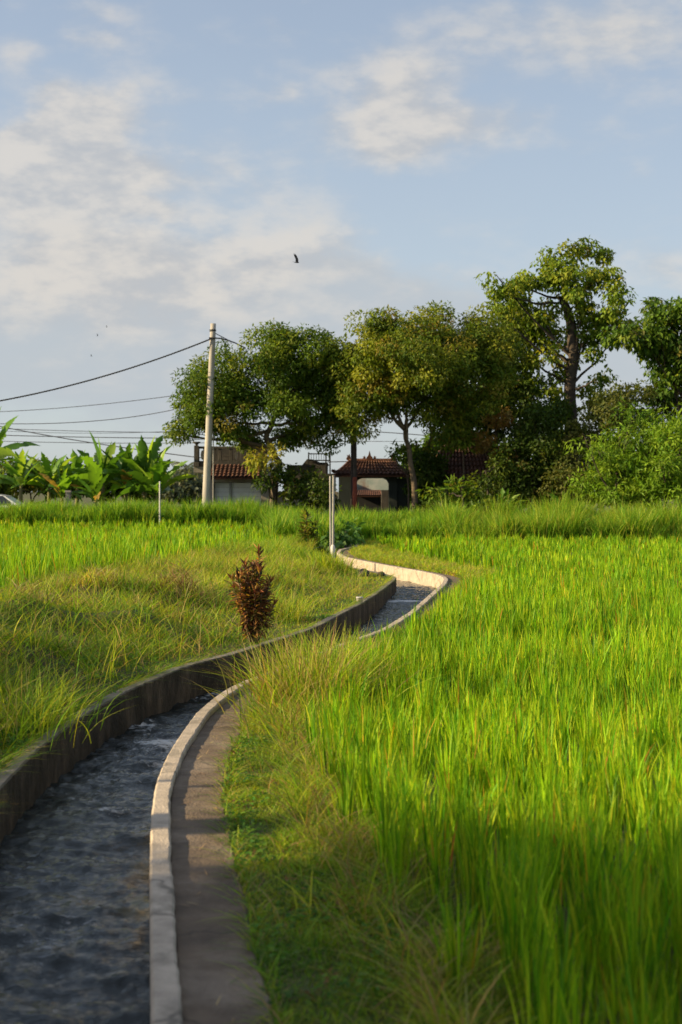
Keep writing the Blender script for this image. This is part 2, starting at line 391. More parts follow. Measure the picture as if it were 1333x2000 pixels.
a = N.new('ShaderNodeAttribute'); a.attribute_name = 'Col'
t = N.new('ShaderNodeTexCoord'); mp = N.new('ShaderNodeMapping'); mp.inputs['Scale'].default_value = (.9, 1.5, 1); L.new(t.outputs['Object'], mp.inputs[0])
n = N.new('ShaderNodeTexNoise'); n.inputs['Scale'].default_value = 9; n.inputs['Detail'].default_value = 9; n.inputs['Roughness'].default_value = .68; n.inputs['Distortion'].default_value = 1.0
L.new(mp.outputs[0], n.inputs['Vector'])
ad = N.new('ShaderNodeMath'); ad.operation = 'MULTIPLY_ADD'; L.new(a.outputs['Fac'], ad.inputs[0]); ad.inputs[1].default_value = .42; L.new(n.outputs[0], ad.inputs[2])
mr = N.new('ShaderNodeMapRange'); mr.interpolation_type = 'SMOOTHSTEP'; L.new(ad.outputs[0], mr.inputs[0]); mr.inputs[1].default_value = .67; mr.inputs[2].default_value = .92
mx = N.new('ShaderNodeMix'); mx.data_type = 'RGBA'; L.new(mr.outputs[0], mx.inputs[0]); mx.inputs[6].default_value = (.014, .018, .017, 1); mx.inputs[7].default_value = (.55, .58, .6, 1)
L.new(mx.outputs[2], P.inputs['Base Color'])
rr = N.new('ShaderNodeMapRange'); L.new(mr.outputs[0], rr.inputs[0]); rr.inputs[3].default_value = .03; rr.inputs[4].default_value = .6
L.new(rr.outputs[0], P.inputs['Roughness']); P.inputs['IOR'].default_value = 1.33
b = N.new('ShaderNodeBump'); b.inputs['Strength'].default_value = .6; b.inputs['Distance'].default_value = .03; L.new(n.outputs[0], b.inputs['Height']); L.new(b.outputs[0], P.inputs['Normal'])
fc = foam.reshape(-1, 1)
tag(mesh_np('water', V, Q, col=np.hstack([fc, fc, fc]), mat=m, smooth=True), kind='structure')

# ------------------------------------------------------------------ blades
def pal(n, cols, wts, jit=.12, r=rng):
    cols = np.array(cols); k = r.choice(len(cols), n, p=np.array(wts)/sum(wts))
    c = cols[k]*(1+r.normal(0, jit, (n, 1)))*(1+r.normal(0, jit*.4, (n, 3)))
    return np.clip(c, .004, .9)
def blades(base, h, az, lean, bend, w, segs, col, twist=None, r=rng):
    n = len(base); t = np.linspace(0, 1, segs+1)
    h = np.broadcast_to(h, n); lean = np.broadcast_to(lean, n); bend = np.broadcast_to(bend, n); w = np.broadcast_to(w, n)
    rr = h[:, None]*(lean[:, None]*t+bend[:, None]*t**2)
    zz = h[:, None]*(t-.42*np.clip(bend, 0, 1.6)[:, None]*t**2.2)
    cx = base[:, 0, None]+np.cos(az)[:, None]*rr; cy = base[:, 1, None]+np.sin(az)[:, None]*rr; cz = base[:, 2, None]+zz
    tw = az+np.pi/2+(r.normal(0, .9, n) if twist is None else twist)
    prof = np.interp(t, [0, .25, .6, 1], [.7, 1, .8, 0])
    wx = (np.cos(tw)*w*.5)[:, None]*prof; wy = (np.sin(tw)*w*.5)[:, None]*prof
    A = np.stack([cx-wx, cy-wy, cz], -1)[:, :-1]; B = np.stack([cx+wx, cy+wy, cz], -1)[:, :-1]
    AB = np.stack([A, B], 2).reshape(n, -1, 3); tip = np.stack([cx, cy, cz], -1)[:, -1:]
    V = np.concatenate([AB, tip], 1); k = V.shape[1]
    o = np.arange(n)[:, None]*k
    s = np.arange(segs-1)[None]*2
    Q = np.stack([o+s, o+s+1, o+s+3, o+s+2], -1).reshape(-1, 4)
    T = np.stack([o+2*segs-2, o+2*segs-1, o+2*segs], -1).reshape(-1, 3)
    C = np.repeat(col, k, 0)
    return V.reshape(-1, 3), Q, T, C
def join(parts):
    V, Q, T, C = [], [], [], []; n = 0
    for v, q, t, c in parts:
        V.append(v); Q.append(q+n); T.append(t+n); C.append(c); n += len(v)
    return np.vstack(V), np.vstack(Q), np.vstack(T), np.vstack(C)

RICE = [(.180, .345, .008), (.265, .42, .012), (.085, .235, .010), (.39, .46, .020), (.50, .30, .03), (.40, .13, .03)]
def rice(dom, d0, d1, hills, nb, hmean, wid, segs, wts=(4, 3, 3.6, 1.8, .18, .07), r=rng):
    "hills per square metre over the part of the field between d0 and d1; dom(d) -> xmin, xmax"
    P = []
    step = 1/math.sqrt(hills)
    for d in np.arange(d0, d1, step):
        a, b = dom(d)
        if b <= a: continue
        x = np.arange(a+r.uniform(0, step), b, step)
        P.append(np.column_stack([x+r.normal(0, step*.28, len(x)), d+r.normal(0, step*.28, len(x))]))
    P = np.vstack(P)
    hh = hmean*(1+.10*noise2(P[:, 0], P[:, 1], 1.3, 31)+r.normal(0, .11, len(P)))
    dens = noise2(P[:, 0], P[:, 1], .5, 33)
    keep = dens > -1.05
    P, hh = P[keep], hh[keep]
    k = len(P)
    P = np.repeat(P, nb, 0); hh = np.repeat(hh, nb)
    n = len(P)
    az = r.uniform(0, 2*np.pi, n)
    rad = np.abs(r.normal(0, .028, n))+.008
    bx = P[:, 0]+np.cos(az)*rad; by = P[:, 1]+np.sin(az)*rad
    base = np.column_stack([bx, by, zg(bx, by)-.02])
    h = hh*r.uniform(.62, 1.08, n)
    pc = noise2(bx, by, 2.2, 35)
    col = pal(n, RICE, wts, .16, r)*np.repeat(1+r.normal(0, .13, (k, 1)), nb, 0)*(1+.13*pc[:, None]*np.array([1.3, .9, .5]))
    up_ = np.where(r.uniform(0, 1, n) < .62, r.uniform(.15, .62, n), 0)
    base[:, 2] += h*up_; h = h*(1-up_)*np.where(up_ > 0, r.uniform(.75, 1.1, n), 1)
    return blades(base, h, az, np.abs(r.normal(.05, .045, n))*(1+2.0*up_), np.abs(r.normal(.05, .08, n))*(1+1.5*up_), wid*r.uniform(.7, 1.2, n), segs, np.clip(col, .004, .9), r=r)

# right field: edge against the verge
RED = np.array([3, 5.6, 6.08, 6.94, 7.68, 8.84, 11.2, 12.1, 15, 17, 20.2, 24, 28, 31, 33, 36, 40, 45, 50, 54])
REX = np.array([1.0, .56, .50, .32, .15, -.01, -.17, -.12, .2, .62, 1.33, 1.95, 2.75, 3.6, 4.0, 3.9, 3.0, 2.3, 1.5, 1.3])
def dom_r(d):
    e = float(np.interp(d, RED, REX))+.06*math.sin(d*5.1)+.05*math.sin(d*2.3)
    return e, .243*d+2.2
parts = [rice(dom_r, 3.2, 9, 23, 42, .57, .0088, 5), rice(dom_r, 9, 16, 21, 30, .56, .0105, 4), rice(dom_r, 16, 28, 16, 21, .56, .014, 3),
         rice(dom_r, 28, 42, 9, 16, .55, .022, 3), rice(dom_r, 42, 54.3, 6.5, 14, .53, .031, 2)]
V, Q, T, C = join(parts)
tag(mesh_np('rice_crop', V, Q, T, C, M['rice']), 'bright yellow green rice filling the field right of the footpath', 'rice', kind='stuff')

# left field on the higher bank
LED = np.array([18, 21.3, 24.7, 26.9, 34.4, 40, 47.8, 54, 62])
LEX = np.array([-6.2, -5.15, -5.0, -4.4, -3.5, -2.7, -1.8, -1.9, -2.0])
def dom_l(d):
    e = float(np.interp(d, LED, LEX))+.1*math.sin(d*3.1)
    return -.243*d-2.2, e
parts = [rice(dom_l, 18, 30, 14, 20, .74, .0145, 4), rice(dom_l, 30, 44, 8, 13, .62, .025, 3), rice(dom_l, 44, 61, 5, 12, .52, .032, 2)]
V, Q, T, C = join(parts)
tag(mesh_np('rice_crop', V, Q, T, C, M['rice']), 'bright green rice of the field left of the canal on higher ground', 'rice', kind='stuff')

# ------------------------------------------------------------------ grass
GR = [(.20, .33, .018), (.11, .23, .015), (.34, .40, .028), (.36, .29, .10), (.30, .19, .08), (.07, .14, .016)]
def scatter(n, x0, x1, d0, d1, r=rng):
    "n points, x0(d)..x1(d)"
    dd = r.uniform(d0, d1, n); a = x0(dd); b = x1(dd)
    return np.column_stack([a+(b-a)*r.uniform(0, 1, n), dd])
def grass(P, h, wid, segs, wts, lean=.35, bend=.55, azc=None, colnoise=.2, r=rng):
    n = len(P); az = r.uniform(0, 2*np.pi, n) if azc is None else azc
    base = np.column_stack([P, zg(P[:, 0], P[:, 1])-.01])
    col = pal(n, GR, wts, .18, r)
    pn = noise2(P[:, 0], P[:, 1], .7, 41)
    col = col*(1+colnoise*pn[:, None]*np.array([1.4, .8, .8]))
    return blades(base, h, az, np.abs(r.normal(lean, .25, n)), np.abs(r.normal(bend, .3, n)), wid*r.uniform(.6, 1.3, n), segs, np.clip(col, .005, .9), r=r)
def redge(d): return np.interp(d, RED, REX)
ov = lambda d: path_edge(d)-.015
# verge right of the path: short turf, then longer tufts toward the rice
P1 = scatter(60000, ov, lambda d: redge(d)+.25, 3.5, 13)
s = (P1[:, 0]-path_edge(P1[:, 1]))
h1 = (.045+.10*sstep(s, .1, 1.0))*(1+.5*noise2(P1[:, 0], P1[:, 1], .35, 43))*rng.uniform(.5, 1.4, len(P1))
g = [grass(P1, np.clip(h1, .02, .4), .0058, 3, (5, 2.6, 4.5, 1.3, .4, .8), colnoise=.3)]
P1 = scatter(2600, lambda d: path_edge(d)-.04, lambda d: path_edge(d)+.06, 3.5, 13)
g.append(grass(P1, rng.uniform(.04, .16, len(P1)), .006, 4, (4, 2, 4, 3, .6, .4), .6, .9))
P1 = scatter(11000, lambda d: path_edge(d)+.12, lambda d: redge(d)+.3, 3.5, 13)
s = (P1[:, 0]-path_edge(P1[:, 1])); kp = rng.uniform(0, 1, len(P1)) < sstep(s, .1, .9)*sstep(noise2(P1[:, 0], P1[:, 1], .5, 44), -.5, .6); P1 = P1[kp]
g.append(grass(P1, rng.uniform(.12, .36, len(P1)), .0065, 4, (3, 1.6, 3, 4.2, 2.4, .8), .4, .8))
P1 = scatter(26000, ov, lambda d: redge(d)+.3, 13, 30)
g.append(grass(P1, rng.uniform(.08, .3, len(P1)), .010, 3, (4, 3, 3, 1.2, .6, 1)))
P1 = scatter(36000, ov, lambda d: redge(d)+.4, 30, 56)
g.append(grass(P1, rng.uniform(.08, .26, len(P1)), .02, 2, (3, .8, 7, 2.2, .5, .1)))
P1 = scatter(3400, lambda d: redge(d)-.3, lambda d: redge(d)+.12, 4.2, 13)
kp = noise2(P1[:, 0], P1[:, 1], .4, 47) > -.15; P1 = P1[kp]
g.append(grass(P1, rng.uniform(.16, .42, len(P1)), .007, 5, (3, 1.5, 4, 4.5, 2, .6), .3, .75))
V, Q, T, C = join(g)
tag(mesh_np('verge_grass', V, Q, T, C, M['grass']), 'short mixed green and dry grass between footpath and rice', 'grass', kind='stuff')

# left bank
lo = lambda d: XL(d)-WW+.03
def ledge(d): return np.interp(d, [3, 18, 21.3, 24.7, 26.9, 34.4, 40, 47.8, 54, 62], [-4.2, -6.4, -5.3, -5.15, -4.55, -3.65, -2.85, -1.95, -2.0, -2.2])
g = []
P1 = scatter(60000, lambda d: np.maximum(-.25*d-1.3, ledge(d)), lo, 5, 20)
s = lo(P1[:, 1])-P1[:, 0]
hn = .06+.20*sstep(s, .15, 1.3)*sstep(noise2(P1[:, 0], P1[:, 1], .8, 51), -.9, .8)
g.append(grass(P1, hn*.85*rng.uniform(.5, 1.5, len(P1)), .0085, 3, (4.4, 4, 2.6, 1.0, .4, 2), .45, .75, colnoise=.3))
P1 = scatter(45000, lambda d: ledge(d), lo, 20, 36)
s = lo(P1[:, 1])-P1[:, 0]
hn = .06+.34*sstep(s, .9, 2.2)*sstep(noise2(P1[:, 0], P1[:, 1], .9, 52), -1.1, .6)
g.append(grass(P1, hn*.85*rng.uniform(.5, 1.5, len(P1)), .012, 3, (3.6, 1.6, 7, 2.8, .8, .4), .28, .5, colnoise=.35))
P1 = scatter(32000, lambda d: ledge(d), lo, 36, 60)
s = lo(P1[:, 1])-P1[:, 0]
hn = .12+.34*sstep(s, .1, .8)
g.append(grass(P1, hn*rng.uniform(.6, 1.4, len(P1)), .02, 2, (5, 3, 3, .6, .2, 1), .3, .45))
dd = rng.uniform(6, 33, 2600); dd = dd[noise2(dd, dd*0, .6, 57) > -.1]
P1 = np.column_stack([XL(dd)-WW-np.abs(rng.normal(0, .05, len(dd))), dd])
g.append(grass(P1, rng.uniform(.08, .26, len(P1)), .009, 4, (4, 3, 3, 2, .8, 1), .7, 1.0, azc=rng.normal(0, .7, len(P1))))
# long bent blades lying over the mounds
P1 = scatter(9000, lambda d: np.maximum(-.25*d-1.2, ledge(d)), lambda d: lo(d)-.35, 9, 31)
kp = noise2(P1[:, 0], P1[:, 1], .7, 55) > -.2; P1 = P1[kp]
g.append(grass(P1, rng.uniform(.25, .55, len(P1)), .011, 5, (3, 2.2, 4, 3.2, 1.4, .8), .45, .9))
P1 = scatter(9000, lambda d: ledge(d)-.3, lambda d: ledge(d)+1.0, 18, 52)
kp = noise2(P1[:, 0], P1[:, 1], .8, 58) > -.35; P1 = P1[kp]
g.append(grass(P1, rng.uniform(.25, .55, len(P1)), .014, 4, (2, 1, 7, 3.2, .4, .2), .22, .45))
# standing seedy stalks
P1 = scatter(1700, lambda d: np.maximum(-.25*d-1.2, ledge(d)), lambda d: lo(d)-.15, 10, 33)
g.append(grass(P1, rng.uniform(.3, .7, len(P1)), .008, 4, (3, 1, 4, 3, .3, .2), .12, .25))
V, Q, T, C = join(g)
tag(mesh_np('bank_grass', V, Q, T, C, M['grass']), 'tangled green and dry grass covering the bank left of the canal', 'grass', kind='stuff')

def weeds(n, x0, x1, d0, d1, label, seed, sz=.035):
    r = np.random.default_rng(seed); P = scatter(n, x0, x1, d0, d1, r); P = P[noise2(P[:, 0], P[:, 1], .45, seed) > .0]
    k = 9; hh = np.repeat(r.uniform(.02, .12, len(P)), k); B = np.repeat(P, k, 0)+r.normal(0, .035, (len(P)*k, 2))
    p3 = np.column_stack([B, zg(B[:, 0], B[:, 1])+hh*r.uniform(.3, 1, len(B))]); a_ = r.uniform(0, 6.283, len(B))
    D_ = np.column_stack([np.cos(a_), np.sin(a_), r.normal(.15, .3, len(B))]); N_ = np.array([0, 0, 1.])+r.normal(0, .3, p3.shape)
    V, Q, T, C = leaves(p3, D_, N_, sz*r.uniform(.6, 1.5, len(B)), sz*.55*r.uniform(.7, 1.2, len(B)), np.repeat(pal(len(P), [(.06, .16, .02), (.10, .22, .025), (.16, .26, .03), (.2, .12, .04)], (4, 4, 2, .7), .15, r), k, 0))
    tag(mesh_np('weeds', V, Q, T, C, M['grass']), label, 'weeds', kind='stuff')
def clump(name, cx, cd, n, rx, ry, h0, h1, wid, wts, label, cat='grass clump', lean=.25, bend=.5, group=None, segs=5, mat='grass', kind=None, pals=None):
    r = np.random.default_rng(int(abs(cx*131+cd*977)) % 99991)
    P = np.column_stack([r.normal(cx, rx, n), r.normal(cd, ry, n)])
    az = np.arctan2(P[:, 1]-cd, P[:, 0]-cx)+r.normal(0, .9, n)
    base = np.column_stack([P, zg(P[:, 0], P[:, 1])-.01])
    col = pal(n, pals or GR, wts, .16, r)
    V, Q, T, C = blades(base, r.uniform(h0, h1, n), az, np.abs(r.normal(lean, .15, n)), np.abs(r.normal(bend, .3, n)), wid*r.uniform(.7, 1.3, n), segs, col, r=r)
    o = empty(name, (cx, cd, float(zg(cx, cd)))) if False else None
    ob = mesh_np(name, V, Q, T, C, M[mat])
    tag(ob, label, cat, group, kind)
    return ob
clump('grass_clump', -.28, 13.1, 1500, .24, .42, .35, .88, .0095, (4, 1.2, 4.5, 4, 2, .3), 'tall yellow green weed clump hiding the footpath where it meets the rice', bend=.42)
clump('grass_clump', -.02, 14.6, 700, .2, .4, .3, .8, .010, (4, 1.5, 4, 2, 1, .5), 'dense weed clump leaning over the canal behind the tallest one', bend=.4)
clump('grass_clump', -.42, 11.7, 420, .14, .3, .2, .5, .008, (3, 1, 4, 3, 1, .5), 'low pale weed clump at the footpath edge with straw leaves', bend=.6)
clump('grass_clump', -2.62, 11.8, 420, .22, .35, .3, .62, .009, (5, 2, 5, 1, .2, .2), 'bright green long bladed clump beside the mossy canal wall', bend=.55)
clump('grass_clump', -3.4, 13.0, 380, .3, .3, .3, .6, .009, (5, 2, 5, 1, .2, .2), 'upright green grass clump further from the wall beneath the dry heaps', bend=.5)
clump('grass_clump', -.85, 22.0, 300, .16, .3, .3, .6, .010, (3, 2, 5, 2, .4, .2), 'yellow green clump standing just right of the red leaved shrub', bend=.4)
clump('grass_clump', -.3, 33.5, 700, .22, .3, .3, .7, .014, (3, 1, 6, 1, .2, .1), 'sunlit yellow clump on the bank near the canal bend', bend=.4)

# heaps of cut dry grass
for k, (x, d, r_, n, lab) in enumerate([(-3.8, 22.6, .34, 2600, 'tan heap of cut dry grass on the bank beside the left rice'), (-4.45, 20.0, .34, 700, 'brownish heap of cut grass near the left picture edge'),
                                 (-2.4, 22.0, .34, 600, 'flattened patch of dry cut grass between the heap and the red shrub')]):
    r = np.random.default_rng(k+5)
    P = np.column_stack([r.normal(x, r_, n), r.normal(d, r_, n)])
    z = zg(P[:, 0], P[:, 1])+.40*np.exp(-((P[:, 0]-x)**2+(P[:, 1]-d)**2)/(r_*r_))*r.uniform(0, 1, n)
    col = pal(n, [(.34, .23, .10), (.24, .15, .07), (.42, .33, .15), (.2, .2, .05)], (3, 3, 2, 1), .2, r)
    V, Q, T, C = blades(np.column_stack([P, z]), r.uniform(.2, .45, n), r.uniform(0, 6.28, n), .5, r.uniform(.6, 1.6, n), .010, 4, col, r=r)
    tag(mesh_np('dry_grass_heap', V, Q, T, C, M['straw']), lab, 'grass heap', 'heaps of cut grass on the bank')

# straw lying on the path and kerb
r = np.random.default_rng(3)
n = 70; dd = np.concatenate([r.uniform(10.5, 13, 42), r.uniform(4.5, 10.5, 28)]); xx = path_edge(dd)-np.abs(r.normal(0, .14, n))
col = pal(n, [(.5, .36, .18), (.36, .24, .12)], (1, 1), .15, r)
V, Q, T, C = blades(np.column_stack([xx, dd, np.full(n, .010)]), .02, r.uniform(0, 6.28, n), r.uniform(2, 9, n), .4, .006, 3, col, r=r)
tag(mesh_np('straw', V, Q, T, C, M['straw']), 'loose dry straw lying on the dark footpath', 'straw', kind='stuff')

# tall grass in front of the buildings
TG = [(.15, .30, .02), (.09, .21, .016), (.26, .38, .03), (.38, .40, .06)]
def tall(n, x0, x1, d0, d1, h0, h1, label, wts=(4, 3, 3, .6), wid=.034, seed=0, sc_=.9):
    r = np.random.default_rng(seed)
    nh = n//18
    P = np.column_stack([r.uniform(x0, x1, nh), r.uniform(d0, d1, nh)])
    P = P[noise2(P[:, 0], P[:, 1]*.3, sc_, seed) > -.85]
    hh = (h0+(h1-h0)*(.5+.5*noise2(P[:, 0], P[:, 1], 1.2, seed+1)))
    P = np.repeat(P, 18, 0); hh = np.repeat(hh, 18); m_ = len(P)
    az = r.uniform(0, 6.283, m_); P = P+np.column_stack([np.cos(az), np.sin(az)])*np.abs(r.normal(0, .12, m_))[:, None]
    base = np.column_stack([P, zg(P[:, 0], P[:, 1])-.02])
    V, Q, T, C = blades(base, hh*1.25*r.uniform(.6, 1.15, m_), az, np.abs(r.normal(.12, .08, m_)), np.abs(r.normal(.28, .2, m_)), wid*r.uniform(.7, 1.3, m_), 4, pal(m_, TG, wts, .15, r), r=r)
    return tag(mesh_np('tall_grass', V, Q, T, C, M['grass']), label, 'tall grass', kind='stuff')
tall(30000, -17.5, -1.2, 61, 64.5, .7, 1.15, 'tall green fodder grass edging the left rice field before the road', seed=1)
tall(9000, -2.6, -.2, 50.6, 57, .75, 1.1, 'tall lush grass around the far canal end left of the slim posts', seed=2)
tall(14000, .2, 4.6, 55.5, 61, .5, .95, 'tall grass in front of the tiled gateway', seed=3)
tall(34000, 4.2, 16.5, 54.5, 59.5, .35, 1.5, 'tall reedy grass along the far edge of the right rice field', seed=4, sc_=.7, wts=(4, 2, 4, 2.2), wid=.03)

tall(9000, -6.6, -4.9, 7.5, 17.5, .75, 1.2, 'tall weeds along the bank left of the canal beyond the picture edge', seed=6, wid=.02, sc_=.8)
# ------------------------------------------------------------------ trees
def leaves(P, Dr, Nn, ln, wd, col):
    "one diamond leaf per row: base point, direction, normal, length, width"
    n = len(P)
    Dr = Dr/(np.linalg.norm(Dr, axis=1)[:, None]+1e-9)
    S = np.cross(Dr, Nn); S /= np.linalg.norm(S, axis=1)[:, None]+1e-9
    U = np.cross(S, Dr)
    ln = np.broadcast_to(ln, n)[:, None]; wd = np.broadcast_to(wd, n)[:, None]
    mid = P+Dr*ln*.45
    V = np.stack([P, mid-S*wd*.5+U*wd*.12, P+Dr*ln-U*ln*.08, mid+S*wd*.5+U*wd*.12], 1).reshape(-1, 3)
    Q = np.arange(n*4).reshape(-1, 4)
    return V, Q, np.zeros((0, 3), int), np.repeat(col, 4, 0)
def unit(n, r):
    v = r.normal(0, 1, (n, 3)); return v/np.linalg.norm(v, axis=1)[:, None]
def crown_pts(blobs, per_m2, r, hole=.35, sub=.6, hs=1.1):
    "leaf points on many small clumps that cover each large mass; returns points, outward directions and the clump number"
    out, outd, idx = [], [], []; ci = 0
    for (cx, cy, cz, rx, ry, rz) in blobs:
        area = 4*math.pi*((rx*ry)**1.6/3+(rx*rz)**1.6/3+(ry*rz)**1.6/3)**(1/1.6)
        n = max(4, int(area*1.15/(sub*sub*1.6)))
        u_ = unit(n, r)
        rho = np.where(r.uniform(0, 1, n) < .2, r.uniform(.3, .8, n), 1-np.abs(r.normal(.08, .09, n)))
        c_ = np.column_stack([cx+u_[:, 0]*rho*rx, cy+u_[:, 1]*rho*ry, cz+u_[:, 2]*rho*rz])
        g_ = noise2(c_[:, 0]+.7*c_[:, 1], c_[:, 2]-.5*c_[:, 1], hs, 63)
        for q in np.nonzero(g_ > -1+hole*1.2)[0]:
            sr = sub*r.uniform(.55, 1.2); m_ = int(4*math.pi*sr*sr*per_m2); v = unit(m_, r)
            rad = sr*(1-np.abs(r.normal(0, .22, m_)))*np.array([1, 1, .7])[:, None]
            out.append(c_[q]+v*rad.T); outd.append(v+u_[q]*.45); idx.append(np.full(m_, ci)); ci += 1
    return np.vstack(out), np.vstack(outd), np.concatenate(idx)
weeds(1500, lambda d: path_edge(d), lambda d: redge(d)+.2, 3.8, 14, 'small broad leaved weeds in the verge beside the footpath', 201)
weeds(1800, lambda d: np.maximum(-.25*d-1.2, ledge(d)), lo, 8, 26, 'small broad leaved weeds among the grass of the left bank', 202, .05)
TREEC = [(.045, .095, .012), (.075, .145, .014), (.13, .215, .018), (.23, .28, .024), (.22, .17, .035)]
def tree(name, label, d, trunk, blobs, wts, ln=.24, wd=.11, per=5.5, k=11, spread=.26, hole=.35, seed=1, group='trees behind the rice fields', bark='bark', tr=.2, limbs=True, droop=.45, cat='tree', dj=1.0, pals=None, parts=None, branch_r=.07, sub=.6, dens=1.0, depth=.95, limb_share=1.0):
    "trunk: pixel polyline [(px,py)...]; blobs: (px,py,rx,ry[,depth offset]) in photograph pixels, given real depth here"
    r = np.random.default_rng(seed); s = d/F
    B = []
    for b_ in blobs:
        px, py, rx, ry = b_[:4]; off = b_[4] if len(b_) > 4 else r.uniform(-1, 1)*dj
        x, y, z = pt(px, py, d); B.append((x*(1+off/d), y+off, CZ+(z-CZ)*(1+off/d), rx*s, max(rx, ry)*s*depth, ry*s))
    tp = [np.array(pt(px, py, d)) for px, py in trunk]
    root_z = float(zg(tp[0][0], d)); base = np.array([tp[0][0], d, root_z-.05])
    o = empty(name, (float(base[0]), d, root_z)); tag(o, label, cat, group)
    pl = [base]+[q for q in tp if q[2] > root_z+.3]
    pl = np.array(pl); pl[1:, 1] += r.normal(0, .05, len(pl)-1)
    # smooth polyline
    tt = np.linspace(0, len(pl)-1, 6*len(pl)); tk = np.column_stack([np.interp(tt, range(len(pl)), pl[:, i_]) for i_ in range(3)])
    tk[:, :2] += .03*np.column_stack([np.sin(tt*5), np.cos(tt*4.)])
    mb = MB(); rr_ = np.linspace(tr, tr*.5, len(tk)); rr_[0] *= 1.35; rr_[1] *= 1.12
    mb.tube(tk, rr_, 10)
    if limbs:
        top = tk[-1]; L0 = len(tk)
        for (x, y, z, rx, ry, rz) in B:
            if r.uniform() > limb_share: continue
            cands = [q for q in tk[L0//3:] if q[2] < z-.2]
            st = cands[-1] if cands else tk[L0//2]
            if cands and r.uniform() < .4: st = cands[len(cands)//2]
            en = np.array([x, y, z])+r.normal(0, .15, 3); mid = (st+en)/2+np.array([0, 0, -.12*np.linalg.norm(en-st)])+r.normal(0, .12, 3)
            q = np.linspace(0, 1, 9)[:, None]; cv = (1-q)**2*st+2*q*(1-q)*mid+q**2*en
            cv[1:-1] += r.normal(0, .03, (7, 3))
            mb.tube(cv, np.linspace(branch_r*1.3, branch_r*.35, 9), 7)
            for _ in range(4):
                e2 = en+unit(1, r)[0]*np.array([rx, ry, rz])*.85; s2 = cv[r.integers(4, 8)]
                q2 = np.linspace(0, 1, 5)[:, None]; c2 = s2*(1-q2)+e2*q2+q2*(1-q2)*np.array([0, 0, .3])
                mb.tube(c2, np.linspace(branch_r*.45, branch_r*.12, 5), 5)
    mb.build('trunk', M[bark], o, smooth=True)
    P, U, ci = crown_pts(B, per*2.9*dens, r, hole, sub)
    n = len(P); cb = pal(ci.max()+1, pals or TREEC, wts, .08, r)
    C = (.62*cb[ci]+.38*pal(n, pals or TREEC, wts, .1, r))*(1+r.normal(0, .12, (n, 1)))
    Dr = U*.45+r.normal(0, .5, (n, 3))+np.array([0, 0, -droop]); Nn = np.array([0, 0, .75])+U*.9+r.normal(0, .38, (n, 3))
    V, Q, T, C = leaves(P, Dr, Nn, ln*r.uniform(.6, 1.25, n), wd*1.15*r.uniform(.7, 1.2, n), np.clip(C, .004, .9))
    # drop leaves below the soil
    mesh_np('crown', V, Q, T, C, M['leaf'], o)
    return o

W1 = (3.4, 4, 2.4, .8, .5)
SHADEC = [(.035, .065, .010), (.055, .095, .012), (.09, .13, .015), (.15, .17, .02), (.14, .10, .025)]  # darker leaf tones with the shade under the trees put in
tree('broadleaf_tree', 'broad round crowned tree in front of the white shuttered garage', 67, [(535, 990), (536, 930), (546, 905), (532, 880), (520, 850), (540, 810), (552, 770)],
     [(505, 690, 78, 50), (600, 690, 66, 45), (440, 745, 65, 55), (370, 805, 46, 42), (530, 745, 92, 62), (620, 745, 55, 60), (405, 770, 60, 50), (455, 810, 60, 42), (345, 830, 26, 28), (560, 800, 50, 28, -1.5), (640, 790, 40, 48), (640, 850, 34, 26), (652, 725, 26, 55, 3), (662, 800, 26, 40, 3), (580, 850, 50, 20, 1), (485, 850, 36, 22, 1), (610, 815, 46, 26), (550, 665, 40, 30), (430, 835, 36, 18), (665, 770, 22, 50, 2)],
     W1, pals=[(.05, .098, .012), (.09, .155, .014), (.15, .225, .019), (.26, .295, .026), (.24, .18, .035)], limb_share=.6, seed=2, tr=.2, hole=.36, per=9, branch_r=.07, ln=.19, wd=.085)
tree('broadleaf_tree', 'broad domed tree with a forked pale trunk beside the tiled gateway', 66, [(812, 985), (806, 920), (797, 870), (790, 840)],
     [(725, 665, 62, 52), (800, 650, 80, 46), (880, 655, 72, 50), (700, 715, 46, 52), (780, 715, 85, 60), (870, 720, 80, 60), (950, 690, 60, 62), (735, 770, 55, 30), (800, 775, 50, 28), (700, 800, 42, 48), (855, 780, 55, 44, 1), (675, 690, 26, 40), (690, 850, 30, 16, 1), (755, 795, 40, 22), (835, 800, 36, 26), (695, 825, 36, 26), (870, 830, 34, 26), (820, 700, 90, 55, -2), (950, 640, 44, 30), (930, 745, 60, 60, 0)],
     (2.4, 3.6, 3.2, 1.8, .9), pals=[(.055, .10, .012), (.10, .155, .014), (.17, .225, .02), (.29, .30, .028), (.27, .19, .035)], limb_share=.4, seed=3, tr=.17, hole=.3, per=9, branch_r=.065, ln=.19, wd=.085)
tree('broadleaf_tree', 'large dark tree standing between the domed tree and the tallest tree', 71, [(960, 980), (955, 850), (950, 760)],
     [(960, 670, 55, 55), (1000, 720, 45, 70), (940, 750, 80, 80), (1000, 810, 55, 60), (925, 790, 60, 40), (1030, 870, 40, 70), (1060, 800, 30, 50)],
     (5, 4, 1.4, .5, .4), pals=SHADEC, seed=4, tr=.25, hole=.2, per=6.5, ln=.21, wd=.1)
